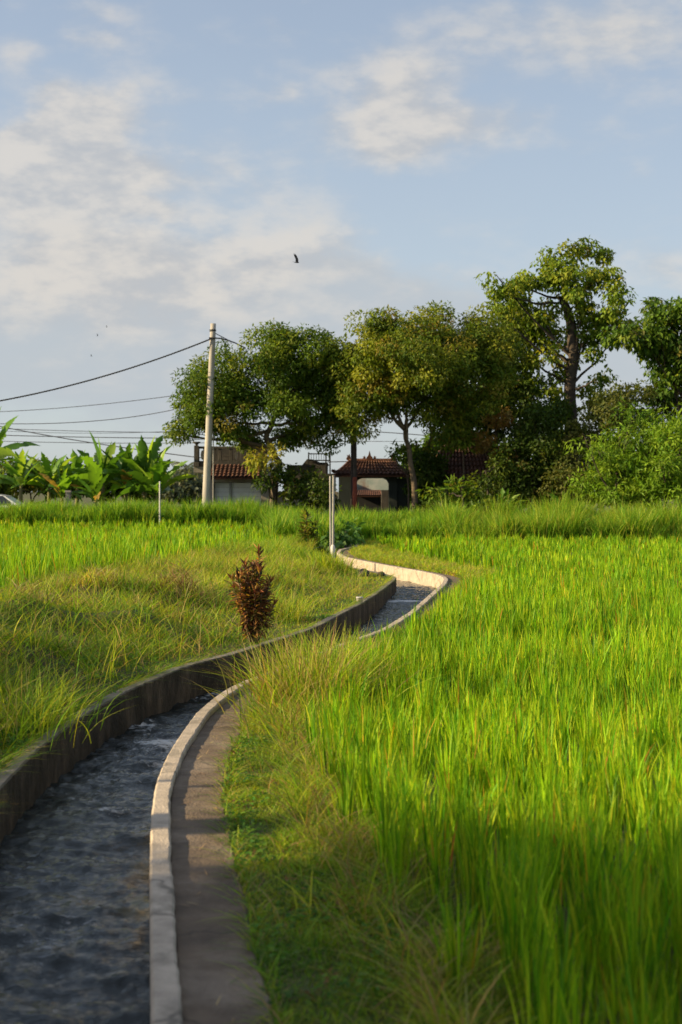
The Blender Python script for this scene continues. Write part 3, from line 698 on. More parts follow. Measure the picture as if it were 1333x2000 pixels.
tree('broadleaf_tree', 'tallest tree with loose open crown and thick dark trunk', 70, [(1120, 980), (1118, 860), (1112, 780), (1120, 700), (1118, 640), (1100, 580)],
     [(1155, 492, 44, 22), (1100, 500, 36, 24), (1060, 535, 40, 26), (1010, 555, 22, 16), (968, 538, 20, 12), (1125, 545, 56, 34), (1190, 535, 14, 18), (1200, 590, 22, 42), (975, 610, 24, 20), (1010, 605, 34, 24), (1058, 615, 30, 34), (1120, 600, 34, 30), (1160, 640, 36, 30), (1080, 655, 26, 26), (1005, 665, 20, 40), (1045, 665, 18, 34), (1210, 650, 34, 30), (1255, 655, 30, 20), (1035, 735, 14, 44), (1165, 690, 18, 14), (1080, 765, 18, 40), (1085, 690, 16, 20), (1150, 780, 26, 34), (1175, 740, 16, 16), (1110, 715, 22, 16), (1135, 665, 20, 16), (1095, 800, 26, 24), (1030, 640, 30, 24), (990, 640, 24, 24), (985, 570, 20, 14), (1020, 585, 22, 14), (1000, 548, 16, 12), (965, 600, 14, 12), (1185, 615, 18, 24), (1140, 575, 30, 20)],
     (1.8, 3.2, 4.2, 2.4, .4), pals=[(.055, .105, .012), (.10, .175, .014), (.19, .265, .02), (.31, .33, .028), (.3, .22, .04)], limb_share=.45, ln=.25, wd=.13, per=5.6, seed=5, tr=.40, hole=.28, bark='bark_dark', droop=.9, branch_r=.06, sub=.5, depth=.6, dj=1.6)
tree('broadleaf_tree', 'dark tree cut off by the right picture edge with a hanging bough', 66, [(1345, 960), (1350, 860), (1340, 760), (1330, 700)],
     [(1300, 605, 42, 22), (1260, 650, 50, 32), (1330, 640, 50, 50), (1220, 655, 30, 22), (1310, 690, 36, 60), (1310, 750, 36, 36), (1280, 680, 34, 20), (1380, 700, 50, 80), (1420, 640, 60, 50)],
     (4.4, 4, 1.8, .8, .5), ln=.3, wd=.14, per=4, seed=6, tr=.3, hole=.34, sub=.5, bark='bark_dark', droop=.8)
# the second stem behind the gateway tree, dark
tree('slim_tree', 'slim dark stemmed tree directly behind the gateway tree', 69, [(838, 985), (832, 900), (845, 840), (868, 790)],
     [(840, 900, 32, 40), (830, 950, 40, 32), (880, 800, 30, 30)], (5, 4, 1, .3, .2), seed=8, tr=.13, hole=.25, per=6, limbs=True)
# bright vine covered column
tree('climbing_vine', 'sunlit yellow green climber hanging in front of the dark trees', 67.5, [(905, 980), (905, 860)],
     [(905, 815, 34, 30), (885, 845, 26, 20), (915, 850, 20, 20), (848, 880, 22, 10)], (.5, 1.5, 4, 5, 1.0), seed=9, tr=.06, hole=.35, per=5, limbs=False, group='shrubs below the big trees', cat='vine')
tree('orange_shrub', 'shrub with orange and brown leaves over the tiled roof', 67.8, [(975, 985), (975, 900)],
     [(988, 890, 12, 14), (945, 862, 14, 6), (975, 818, 7, 5)], (1, 1, 1, 1, 1), pals=[(.42, .22, .05), (.5, .28, .06), (.3, .15, .04), (.2, .16, .04), (.45, .33, .12)], seed=10, tr=.04, hole=.3, per=9, limbs=True, branch_r=.03, group='shrubs below the big trees', cat='shrub')
# shrubs
def bush(label, d, base, blobs, wts, seed, ln=.2, wd=.1, per=5, hole=.25, name='shrub', pals=None, cat='shrub', k=10, droop=.3, group='shrubs below the big trees', spread=.22, bark='bark_dark'):
    return tree(name, label, d, base, blobs, wts, ln=ln, wd=wd, per=per, seed=seed, sub=.42, tr=.07, hole=hole, pals=pals, cat=cat, droop=droop, group=group, spread=spread, branch_r=.035, bark=bark)
BR = [(.12, .23, .016), (.17, .29, .02), (.25, .35, .03), (.06, .13, .014)]
bush('feathery bright green shrub right of the tallest trunk', 60.5, [(1200, 1000), (1205, 930)], [(1200, 855, 36, 24), (1235, 812, 24, 22), (1260, 850, 40, 26), (1165, 885, 26, 16), (1200, 905, 50, 30), (1160, 945, 44, 24), (1240, 925, 55, 36), (1130, 862, 18, 10), (1285, 815, 16, 16), (1215, 960, 50, 20)], (3, 4, 3, 2), 21, ln=.3, wd=.065, pals=BR, hole=.3, per=4.5)
bush('bright green shrub at the right picture edge above the reeds', 59.5, [(1300, 1000), (1300, 950)], [(1310, 850, 40, 24), (1345, 880, 40, 50), (1290, 905, 30, 18), (1290, 945, 42, 26), (1330, 960, 50, 30), (1265, 975, 24, 16), (1370, 830, 50, 50)], (3, 4, 3, 2), 22, ln=.3, wd=.07, pals=BR, hole=.3, per=4.5)
bush('olive shrub at the foot of the tallest tree', 64, [(1120, 1000), (1120, 940)], [(1120, 900, 40, 40), (1150, 850, 46, 36), (1110, 950, 46, 34), (1190, 800, 42, 30), (1230, 775, 46, 26)], (3, 4, 3, 2), 23, pals=[(.07, .10, .018), (.11, .13, .025), (.15, .15, .04), (.045, .07, .014)], hole=.28)
bush('tangled olive shrub beyond the bright feathery ones', 68, [(1290, 1000), (1290, 850)], [(1230, 790, 50, 34), (1290, 790, 50, 36), (1340, 800, 46, 40), (1180, 840, 50, 50), (1260, 850, 60, 50)], (3, 4, 3, 2), 24, pals=[(.07, .10, .018), (.10, .125, .022), (.14, .14, .04), (.045, .07, .014)], hole=.3)
bush('dark thicket under the trees right of the tiled roof', 66, [(1040, 1010), (1040, 930)], [(1010, 900, 46, 50), (1060, 850, 46, 60), (1040, 950, 60, 50), (1090, 950, 40, 50), (990, 960, 40, 40), (1085, 800, 26, 30)], (5, 4, .8, .2, .2), 25, pals=SHADEC, hole=.1, per=6)
bush('dark broad leaved shrub before the long tiled roof', 62, [(900, 1015), (900, 950)], [(880, 992, 44, 18), (930, 990, 40, 18), (950, 1005, 50, 26), (860, 1005, 40, 24), (900, 1000, 40, 26)], (5, 4, 1.6, .5, .2), 26, pals=SHADEC, ln=.3, wd=.13, hole=.2, per=4.5)
bush('small leaved shrub half covering the tiled roof', 64, [(955, 1010), (950, 920)], [(972, 905, 18, 10), (950, 935, 24, 7)], (3, 4, 3, 1, .2), 27, pals=SHADEC, hole=.35)
bush('leafy sunlit stems in front of the dark shrub', 60.5, [(905, 1020), (905, 970)], [(900, 955, 18, 14), (912, 985, 20, 20), (860, 960, 24, 12), (950, 1000, 18, 12)], (1, 3, 4, 2.5, .2), 28, ln=.32, wd=.11, hole=.3)
bush('yellow green croton shrub before the garage tiles', 65.2, [(535, 1000), (530, 940)], [(512, 897, 20, 12), (530, 884, 18, 9), (497, 904, 9, 7)], (0, 1, 2, 5, 1), 29, pals=[(.07, .12, .02), (.12, .2, .02), (.25, .28, .03), (.36, .34, .04), (.3, .15, .05)], ln=.3, wd=.09)
bush('dark green shrub wrapped round the trunk before the garage', 65.5, [(538, 1000), (538, 950)], [(530, 940, 20, 20), (552, 922, 30, 16), (562, 950, 18, 22)], (4, 4, 1.6, .4, .2), 30, pals=SHADEC, ln=.3, wd=.11, hole=.25)
bush('dense dark shrub between the garage and the gateway', 65, [(600, 1000), (600, 950)], [(600, 945, 34, 30), (630, 955, 22, 20), (590, 975, 40, 20), (625, 980, 24, 18)], (4, 4, 2, .8, .2), 31, pals=SHADEC, hole=.15)
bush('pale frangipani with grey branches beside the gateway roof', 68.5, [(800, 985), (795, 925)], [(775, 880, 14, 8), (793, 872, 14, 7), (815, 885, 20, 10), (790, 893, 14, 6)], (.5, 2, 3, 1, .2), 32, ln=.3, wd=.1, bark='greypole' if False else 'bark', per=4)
bush('dark shrub behind the gateway tree trunk', 68, [(840, 1000), (840, 950)], [(835, 910, 26, 30), (845, 950, 34, 34), (820, 975, 24, 20)], (5, 4, .8, .2, .2), 33, pals=SHADEC, hole=.1, per=6)
bush('low green weeds at the far canal end', 51, [(672, 1050), (672, 1040)], [(668, 1048, 22, 12), (680, 1035, 16, 12)], (3, 4, 3, .5, .1), 34, ln=.26, wd=.17, pals=[(.06, .15, .03), (.09, .2, .04), (.15, .26, .08), (.04, .09, .02), (.2, .3, .1)], per=6, hole=.1)

# croton with dark pointed leaves beside the canal end
def rosette(name, label, x, d, stems, leaf_l, leaf_w, cols, wts, seed, cat='shrub', mat='cordyline', group=None):
    r = np.random.default_rng(seed); z0 = float(zg(x, d)); o = empty(name, (x, d, z0)); tag(o, label, cat, group)
    mb = MB(); P, D, Nn, LL = [], [], [], []
    for (dx, dy, hh, lo_) in stems:
        q = np.linspace(0, 1, 8)
        cv = np.column_stack([x+dx*q**.8, d+dy*q**.8, z0-.03+hh*q]); cv[1:, :2] += r.normal(0, .006, (7, 2))
        mb.tube(cv, np.linspace(.011, .006, 8), 6)
        nl = int((hh-lo_)*120)+22
        for i_ in range(nl):
            f = lo_/hh+(1-lo_/hh)*(i_/(nl-1)); c_ = np.array([np.interp(f, q, cv[:, a_]) for a_ in range(3)])
            a_ = i_*2.4+r.uniform(-.3, .3); up = -.35+1.25*f**3+r.normal(0, .35)
            if f > .93: up += .8
            dv = np.array([math.cos(a_), math.sin(a_), up]); P.append(c_); D.append(dv); Nn.append([0, 0, 1.2-.3*up]); LL.append(leaf_l*r.uniform(.5, 1.35))
    P, D, Nn, LL = map(np.array, (P, D, Nn, LL)); Nn = Nn+r.normal(0, .25, Nn.shape)
    mb.build('stem', M['bark'], o, smooth=True)
    V, Q, T, C = leaves(P, D, Nn, LL, leaf_w*r.uniform(.8, 1.2, len(P)), pal(len(P), cols, wts, .22, r))
    mesh_np('foliage', V, Q, T, C, M[mat], o)
    return o
r = np.random.default_rng(77)
stems = []
for k in range(24):
    a_ = k*2.4; q = math.sqrt((k+.5)/24)*.30
    dx, dy = q*math.cos(a_), q*math.sin(a_)
    hh = 1.0-.5*abs(dx+.05)-.35*max(dx, 0)+r.uniform(-.12, .1)
    if abs(dx+.02) < .09 and abs(dy) < .16: hh += .2
    stems.append((dx*r.uniform(.7, 1.35), dy*r.uniform(.7, 1.35), hh*r.uniform(.78, 1.08), r.uniform(.15, .5)))
rosette('red_leaved_shrub', 'upright purple red leaved shrub standing beside the mossy canal wall', -1.14, 18.35, stems, .125, .036,
        [(.16, .065, .035), (.065, .034, .022), (.25, .11, .045), (.40, .23, .08), (.11, .12, .025), (.55, .33, .04)], (3.6, 3, 3, 3.2, 3, .7), 78)
rosette('croton_shrub', 'small dark and yellow leaved shrub in grass left of the slim posts', -1.12, 49, [(-.1, 0, 1.2, .5), (.2, .05, .85, .45), (-.2, .05, .7, .3)], .32, .08,
        [(.06, .07, .02), (.20, .24, .03), (.33, .34, .04), (.07, .14, .02), (.3, .14, .04)], (2, 2.4, 2, 3, .5), 79)

# banana plants
def banana(label, px, d, top, nl, L_, seed, pseudo=1.2, cols=None, spread=1.0, zoff=0, group='banana plants beyond the left rice field', gp=1.6):
    r = np.random.default_rng(seed)
    x = (px-666.5)/F*d; z0 = float(zg(x, d)); o = empty('banana_plant', (x, d, z0)); tag(o, label, 'banana plant', group)
    H = pseudo*1.25+.15; mb = MB(); mb.tube([(x, d, z0-.05), (x+.02, d, z0+H*.5), (x+.04, d, z0+H)], [.13, .11, .07], 10); mb.build('stem', M['bananastem'], o, smooth=True)
    VV, QQ, CC = [], [], []; nn = 0
    nl += 3
    for k in range(nl):
        a_ = k*2.4+r.uniform(-.4, .4); up = r.uniform(.35, 1) if nl < 9 else 1-(k/nl)**1.1
        el_ = R(30+56*up); lng = L_*1.2*r.uniform(.8, 1.12); cur = (1.15-.95*up)*spread
        q = np.linspace(0, 1, 29); el_q = el_-cur*q*1.2
        step = lng/28; dr = np.cumsum(np.concatenate([[0], np.cos(el_q[1:])*step])); dz = np.cumsum(np.concatenate([[0], np.sin(el_q[1:])*step]))
        c_ = np.column_stack([x+.04+np.cos(a_)*dr, d+np.sin(a_)*dr, z0+H*.92+dz])
        wdt = .25*lng/2*np.interp(q, [0, .15, .2, .4, .8, 1], [.04, .05, .7, 1, .8, .04])
        sd = np.array([-math.sin(a_), math.cos(a_), 0.]); upv = np.column_stack([-np.sin(el_q)*math.cos(a_), -np.sin(el_q)*math.sin(a_), np.cos(el_q)])
        roll = r.normal(0, .5); s_ = sd*math.cos(roll)+upv*math.sin(roll)*.9
        j1 = wdt*r.choice([1, 1, .96, .55], 29)*r.uniform(.9, 1.05, 29); j2 = wdt*r.choice([1, 1, .96, .55], 29)*r.uniform(.9, 1.05, 29); V_ = np.stack([c_-s_*j1[:, None]+upv*(wdt*.35)[:, None], c_, c_+s_*j2[:, None]+upv*(wdt*.35)[:, None]], 1).reshape(-1, 3)
        i_ = np.arange(28)[:, None]*3; j_ = np.arange(2)[None]
        QQ.append(np.stack([i_+j_, i_+j_+1, i_+3+j_+1, i_+3+j_], -1).reshape(-1, 4)+nn); nn += len(V_); VV.append(V_)
        cc = np.array((cols or [(.07, .17, .018), (.12, .25, .022), (.22, .34, .035), (.05, .12, .015), (.36, .24, .05)])[r.choice(5, p=[.3, .3, .2, .15, .05])])
        CC.append(np.repeat(cc[None]*r.uniform(.85, 1.15), len(V_), 0))
    mesh_np('foliage', np.vstack(VV), np.vstack(QQ), None, np.vstack(CC), M['banana'], o, smooth=True)
M['bananastem'] = mat_solid('banana_stem', (.16, .17, .06), (.12, .08, .04), 6, .7, .2, 20)
for a_ in [('tall banana plant leaning in from the left picture edge', -22, 66, 0, 9, 2.3, 41, 2.3),
           ('ragged banana plant above the white car', 40, 71, 0, 10, 1.8, 42, 1.4),
           ('banana plant with a withered orange leaf', 95, 72, 0, 11, 1.9, 43, 1.3),
           ('short banana plant between the withered leaf and the pillar', 120, 70.5, 0, 8, 1.6, 44, .9),
           ('dark banana plant behind the small pillar', 150, 73, 0, 10, 1.9, 45, 1.3),
           ('banana plant with the two tallest upright leaves', 200, 71, 0, 10, 2.35, 46, 1.5),
           ('low banana plant with drooping leaves beside the road', 185, 69.5, 0, 9, 1.6, 47, .8),
           ('wide banana plant in the middle of the right hand group', 245, 71.5, 0, 12, 2.0, 48, 1.3),
           ('banana plant with a fan of tall leaves', 282, 71, 0, 13, 2.3, 49, 1.4),
           ('banana plant at the end of the row nearest the slim white rod', 305, 70, 0, 10, 2.0, 50, 1.0)]:
    banana(a_[0], a_[1], a_[2], a_[3], a_[4], a_[5], a_[6], a_[7])
banana('young banana plant in the reeds below the tallest tree', 1105, 60, 0, 4, 1.1, 53, .35, group='small banana plants below the trees')
banana('young banana plant in shade left of the reeds', 982, 62, 0, 5, 1.2, 54, .5, group='small banana plants below the trees')
# hedge behind bananas
bush('dark hedge behind the banana plants at left', 75, [(60, 1000), (60, 960)], [(20, 935, 60, 30), (90, 935, 60, 30), (150, 935, 50, 28), (-60, 930, 60, 36)], (4, 3, 2, .3, .2), 61, group='hedges behind the banana plants', ln=.3, wd=.14, hole=.1)
bush('dark hedge behind the taller banana group', 75, [(250, 1000), (250, 960)], [(210, 945, 50, 28), (270, 945, 50, 28)], (4, 3, 2, .3, .2), 62, group='hedges behind the banana plants', ln=.3, wd=.14, hole=.1)

for k, (px, w_) in enumerate([(880, 200), (1120, 200), (1330, 200), (1560, 240)]):
    bush(['deep green thicket far behind the tiled house', 'deep green thicket far behind the tallest tree', 'deep green thicket behind the bright shrubs at right', 'deep green thicket beyond the right picture edge'][k], 82, [(px, 1000), (px, 940)],
         [(px-60, 930, 70, 50), (px+50, 920, 80, 60), (px, 890, 70, 50), (px+110, 940, 60, 50)], (4, 4, 2, .3, .1), 101+k, group='thickets behind the trees', ln=.4, wd=.2, hole=.05, per=2.6)
# far trees in the gap
FARC = [(.10, .13, .075), (.085, .12, .08), (.13, .15, .08), (.10, .12, .09), (.12, .12, .09)]  # distance haze is put into these pale leaf colours
for k, (px, py, rx, ry, lab) in enumerate([(350, 950, 30, 24, 'hazy far tree in the gap behind the slim white rod'), (385, 960, 22, 26, 'hazy far tree just left of the utility pole'), (322, 962, 26, 22, 'hazy far tree partly behind the banana leaves')]):
    tree('distant_tree', lab, 180, [(px, 975)], [(px, py, rx, ry), (px+12, py+10, rx*.7, ry*.8)], (1, 1, 1, 1, 1), ln=.9, wd=.5, per=.9, k=9, spread=.7, seed=70+k, hole=.2, pals=FARC, group='far hazy trees', tr=.3, limbs=False)
def palm(px, py, d, lab, seed):
    r = np.random.default_rng(seed); x, y, z = pt(px, py, d); z0 = float(zg(x, d)); o = empty('palm_tree', (x, d, z0)); tag(o, lab, 'palm tree', 'far hazy trees')
    mb = MB(); q = np.linspace(0, 1, 8); mb.tube(np.column_stack([x+.5*np.sin(q*2), np.full(8, d), z0+(z-z0)*q]), np.linspace(.28, .18, 8), 8); mb.build('trunk', M['bark'], o, smooth=True)
    P, D, Nn = [], [], []
    for k in range(18):
        a_ = k*2.4; e0 = r.uniform(-.2, 1.1); p_ = np.array([x+.45, d, z]); 
        for s_ in range(14):
            e_ = e0-1.6*s_/14; p_ = p_+np.array([math.cos(a_)*math.cos(e_), math.sin(a_)*math.cos(e_), math.sin(e_)])*.26
            for sg in (-1, 1):
                P.append(p_.copy()); D.append([-math.sin(a_)*sg+.4*math.cos(a_), math.cos(a_)*sg+.4*math.sin(a_), -.6]); Nn.append([0, 0, 1])
    P, D, Nn = map(np.array, (P, D, Nn)); V, Q, T, C = leaves(P, D, Nn, 1.0, .22, pal(len(P), FARC, (1, 1, 1, 1, 1), .1, r)); mesh_np('crown', V, Q, T, C, M['leaf'], o)
palm(357, 918, 190, 'thin far palm rising over the hazy trees', 1)
palm(370, 928, 200, 'shorter far palm beside the thin one', 2)
palm(392, 935, 200, 'low far palm against the utility pole', 3)

# shade trees beyond the left frame whose shadows fall on the canal
tree('roadside_tree', 'leafy roadside tree standing off to the left of the canal', 1.2, [(0, 0)], [], W1, seed=90) if False else None
def free_tree(label, x, y, H, blobs, seed, tr=.25):
    r = np.random.default_rng(seed); z0 = float(zg(x, y)); o = empty('roadside_tree', (x, y, z0)); tag(o, label, 'tree', 'shade trees left of the canal')
    mb = MB(); q = np.linspace(0, 1, 10); mb.tube(np.column_stack([x+.1*np.sin(q*3), y+.1*q, z0-.1+(H*.6+.1)*q]), np.linspace(tr, tr*.6, 10), 10)
    for b_ in blobs:
        st = np.array([x, y, z0+H*.55]); en = np.array(b_[:3]); mb.tube([st, (st+en)/2+np.array([0, 0, .2]), en], [.12, .08, .04], 7)
    mb.build('trunk', M['bark'], o, smooth=True)
    P, U, ci = crown_pts(blobs, 14, r, .2); C = pal(len(P), TREEC, W1, .1, r)
    V, Q, T, C = leaves(P, U*.5+r.normal(0, .6, P.shape)+np.array([0, 0, -.4]), np.array([0, 0, 1.])+r.normal(0, .5, P.shape), .24, .12, C)
    mesh_np('crown', V, Q, T, C, M['leaf'], o)
free_tree('leafy tree left of the camera shading the near canal', -13, 1.0, 6.5, [(-13, 1.2, 5.0, 3.2, 3.9, 1.7), (-12, -1.5, 5.0, 2.8, 3.5, 1.7), (-14.5, 2.6, 5.5, 2.6, 2.8, 1.5), (-10.6, 1.5, 3.9, 1.8, 3.4, 1.2)], 91)

# ------------------------------------------------------------------ poles and wires
def pole(name, label, cat, px0, py0, px1, py1, d, r0, r1, mat, group=None, base_z=None):
    a = np.array(pt(px0, py0, d)); b_ = np.array(pt(px1, py1, d)); z0 = float(zg(a[0], d)) if base_z is None else base_z
    dirv = (a-b_)/(a[2]-b_[2]); a = b_+dirv*(z0-.05-b_[2])
    o = empty(name, (float(a[0]), d, z0)); tag(o, label, cat, group)
    q = np.linspace(0, 1, 12)[:, None]
    MB().tube(a*(1-q)+b_*q, np.linspace(r0, r1, 12), 16).build('shaft', M[mat], o, smooth=True)
    return o, a, b_
up, ua, ub = pole('utility_pole', 'tall leaning concrete utility pole carrying the thick cable', 'utility pole', 403, 975, 417, 632, 65, .19, .125, 'pole')
mb = MB(); cz_ = pt(416, 662, 65)
mb.tube([(cz_[0]-.16, 64.86, cz_[2]+.03), (cz_[0]+.16, 64.86, cz_[2]+.03)], .035, 8); mb.build('cable_clamp', M['dark'], up)
mb = MB(); c2 = pt(416, 645, 65); mb.lathe(c2[0], 65, [(.155, c2[2]-.05), (.155, c2[2]+.03)], 14); mb.build('band', M['dark'], up)

def wire(name, label, pts_, r_, mat, group, sag=0, parent=None, tw=False, n=60):
    P = np.array(pts_, float); t = np.linspace(0, 1, n); k = np.linspace(0, 1, len(P))
    C = np.column_stack([np.interp(t, k, P[:, i_]) for i_ in range(3)]) if len(P) == 2 else None
    if C is None:   # parabola through three points
        C = np.column_stack([np.polyval(np.polyfit(k, P[:, i_], 2), t) for i_ in range(3)])
    if sag: C[:, 2] -= sag*4*t*(1-t)
    mb = MB()
    if tw:
        for ph in (0, 2.1, 4.2):
            w_ = C.copy(); w_[:, 2] += r_*.9*np.cos(t*260+ph); w_[:, 1] += r_*.9*np.sin(t*260+ph)
            mb.tube(w_, r_*.75, 6)
    else: mb.tube(C, r_, 6)
    o = mb.build(name, M[mat], parent, smooth=True)
    if parent is None: tag(o, label, 'cable', group)
    return o
g_ = 'power cables crossing the sky'
wire('power_cable', 'thick twisted cable sagging from the utility pole to the left', [pt(-300, 815, 65), pt(60, 771, 65), pt(412, 662, 64.85)], .024, 'cable', g_, tw=True, n=400)
wire('power_cable', 'short thick cable from the utility pole into the round tree', [pt(412, 662, 64.85), pt(440, 663, 65), pt(480, 680, 65.5)], .024, 'cable', g_, tw=True, n=120)
wire('stay_wire', 'thin stay from the pole top down to the thick cable', [pt(419, 650, 65), pt(446, 664, 65.05)], .02, 'cable', g_)
for (a1, a2, a3, d_, r_, lab) in [((-60, 806), (140, 795), (360, 770), 90, .022, 'faint cable, highest of the thin ones at left'), ((-60, 826), (160, 824), (340, 800), 88, .025, 'faint cable, second highest of the thin ones at left'),
                             ((-60, 820), (150, 860), (400, 895), 85, .032, 'dark cable slanting down toward the balcony'), ((-60, 834), (160, 842), (420, 845), 92, .022, 'thin level cable crossing above the banana leaves'),
                             ((-60, 838), (180, 846), (400, 838), 95, .016, 'faintest cable just above the banana leaves'),
                             ((-60, 848), (180, 854), (420, 856), 92, .030, 'darker level cable crossing above the banana leaves'), ((-60, 860), (180, 865), (400, 865), 92, .022, 'lowest level cable crossing the banana leaf tips')]:
    wire('power_cable', lab, [pt(*a1, d_), pt(*a2, d_), pt(*a3, d_)], r_, 'thincable', g_)
for (a1, a2, a3, d_, r_, lab) in [((400, 850), (680, 841), (1000, 870), 92, .03, 'upper thin cable crossing between the two round trees'), ((560, 866), (740, 862), (1000, 868), 95, .02, 'faint lower cable above the gateway roof'), ((640, 902), (720, 900), (860, 893), 80, .03, 'low cable passing behind the gateway ornament')]:
    wire('power_cable', lab, [pt(*a1, d_), pt(*a2, d_), pt(*a3, d_)], r_, 'thincable', g_)
o, a, b_ = pole('slim_post', 'tall slim whitish post with a thick white foot at the canal bend', 'post', 651, 1082, 652, 931, 38.5, .031, .029, 'greypole')
MB().lathe(float(a[0]), 38.5, [(.062, .0), (.062, .5), (.036, .56)], 14).build('base_sleeve', M['white'], o, smooth=True)
MB().lathe(float(b_[0]), 38.5, [(.036, b_[2]), (.036, b_[2]+.03)], 12).build('cap', M['greypole'], o)
pole('slim_post', 'second slim pale post just behind the canal bend post', 'post', 646, 1000, 645.5, 930, 47, .035, .032, 'greypole')
o, a, b_ = pole('steel_pole', 'rusty red steel pole in front of the gateway', 'pole', 693.5, 1005, 693.5, 795, 68, .10, .085, 'darkpole')
MB().lathe(float(a[0]), 68, [(.106, .2), (.106, pt(0, 932, 68)[2])], 16).build('sunlit_foot', M['rust'], o, smooth=True)  # red sunlit part; tree shade is put into the dark shaft's colour
pole('steel_pole', 'thinner grey pole beside the rusty red one', 'pole', 687.5, 1000, 688, 805, 68.5, .06, .05, 'darkpole')
pole('slim_rod', 'slim white rod standing in the tall grass at left', 'rod', 312.5, 1015, 312.5, 940, 60.8, .035, .03, 'white')
pole('slim_rod', 'long slim grey rod right of the utility pole', 'rod', 417, 990, 417, 842, 66, .03, .025, 'greypole')
pole('slim_rod', 'small post end sticking out left of the frangipani', 'rod', 814, 985, 814, 861, 70, .05, .05, 'tile')
# pillar in the bananas
x, y, z = pt(134, 962, 67.5)
mb = MB(); mb.box(x-.11, x+.11, 67.4, 67.62, .35, z); mb.box(x-.15, x+.15, 67.36, 67.66, z+.002, z+.10, .02, .02)
tag(mb.build('gate_pillar', M['plaster'], bevel=.01), 'small pale pillar between the banana plants', 'pillar')

# posts left of the frame that throw the narrow shadows across the path
for (x, y, h, rr, lab) in [(-8.5, 7.25, 3.6, .2, 'thick concrete gate post left of the canal'), (-8.0, 8.5, 3.4, .035, 'thin iron rod left of the canal')]:
    z0 = float(zg(x, y)); tag(MB().lathe(x, y, [(rr, z0-.1), (rr, z0+h-.1), (rr*.6, z0+h)], 14).build('side_post', M['pole'], smooth=False), lab, 'post')

# ------------------------------------------------------------------ buildings
def tile_roof(mbk, el_, er, rr_, rl, cols, rows_, amp=.05):
    el_, er, rr_, rl = map(np.array, (el_, er, rr_, rl)); nu = cols*8+1; nv = rows_*2
    u_ = np.linspace(0, 1, nu); vs = []
    for k in range(rows_): vs += [(k/rows_, amp*1.0), ((k+1)/rows_-1e-3, 0)]
    nrm = np.cross(er-el_, rl-el_); nrm = nrm/np.linalg.norm(nrm)
    if nrm[2] < 0: nrm = -nrm
    V = []
    for v, st in vs:
        a = el_*(1-v)+rl*v; b_ = er*(1-v)+rr_*v
        p = a[None]*(1-u_[:, None])+b_[None]*u_[:, None]
        p = p+nrm*(amp*np.abs(np.sin(u_*cols*np.pi))[:, None]+st*.6)
        V.append(p)
    V = np.vstack(V); m_ = len(vs); i_ = np.arange(m_-1)[:, None]*nu; j_ = np.arange(nu-1)[None]
    Q = np.stack([i_+j_, i_+j_+1, i_+nu+j_+1, i_+nu+j_], -1).reshape(-1, 4)
    mbk.add(V, Q)
    # underside board
    lo_ = np.array([el_, er, rr_, rl]); mbk.add(np.vstack([lo_-nrm*.01, lo_-nrm*.08]), [[3, 2, 1, 0], [4, 5, 6, 7], [0, 1, 5, 4], [1, 2, 6, 5], [2, 3, 7, 6], [3, 0, 4, 7]])
def ridge(mbk, a, b_, r_=.09):
    q = np.linspace(0, 1, 12)[:, None]; mbk.tube(np.array(a)*(1-q)+np.array(b_)*q, r_, 8)

# gateway
D = 70.0
gate = empty('gateway_building', (pt(725, 0, D)[0], D, .35)); tag(gate, 'low gateway with curved brown tiled roof and pointed ridge ornament', 'building')
X = lambda px, d=D: (px-666.5)/F*d
Z = lambda py, d=D: CZ-(py-HZ)/F*d
mb = MB(); mb.box(X(662), X(696), D, D+.6, .3, Z(930)); mb.box(X(760), X(776), D, D+.6, .3, Z(930)); mb.box(X(776)+.003, X(800), D+.15, D+.5, .3, Z(934))
mb.box(X(698), X(758), D+.02, D+.55, Z(934), Z(930))
mb.build('wall', M['greenwall'], gate)
# arch corners
for sx, x0 in ((1, X(696)), (-1, X(760))):
    q = np.linspace(0, np.pi/2, 7); rad = .28
    pr = [(x0, Z(934)), (x0+sx*rad, Z(934))]+[(x0+sx*(rad-rad*math.sin(t_)), Z(934)-rad+rad*math.cos(t_)) for t_ in q[1:]]
    MB().prism(pr, D+.05, D+.5).build('arch_corner', M['greenwall'], gate)
rf = MB(); e0, e1 = Z(929), Z(901); yf, yb = D-.7, D+.9
tile_roof(rf, (X(650), yf, e0), (X(806), yf, e0), (X(770), yb, e1), (X(684), yb, e1), 19, 5, .085)
tile_roof(rf, (X(650), yb+1.6, e0), (X(806), yb+1.6, e0), (X(770), yb+.01, e1), (X(684), yb+.01, e1), 19, 5, .085)
rfo = rf.build('roof', M['tile'], gate)
rg = MB(); ridge(rg, (X(682), yb, e1+.06), (X(772), yb, e1+.06), .10)
for x0, x1, sg in ((650, 684, -1), (806, 770, 1)):
    q = np.linspace(0, 1, 12); xs = X(x0)+(X(x1)-X(x0))*q; ys = yf+(yb-yf)*q; zs = e0+.06+(e1-e0)*(q**1.35)+.18*(1-q)**6
    rg.tube(np.column_stack([xs, ys, zs]), .075, 8)
rg.build('ridge', M['tile'], gate, smooth=True)
def horn(mbk, x, y, z, sx, s=1.0):
    pr = [(0, 0), (.22, 0), (.24, .12), (.17, .22), (.20, .36), (.10, .30), (.04, .42), (-.02, .30), (-.06, .14)]
    mbk.prism([(x+sx*a_*s, z+b2*s) for a_, b2 in pr], y-.07, y+.07)
orn = MB(); cx_ = X(723)
orn.prism([(cx_-.17, e1+.1), (cx_+.17, e1+.1), (cx_+.15, e1+.22), (cx_+.07, e1+.30), (cx_+.045, e1+.40), (cx_, e1+.56), (cx_-.045, e1+.40), (cx_-.07, e1+.30), (cx_-.15, e1+.22)], yb-.09, yb+.09)
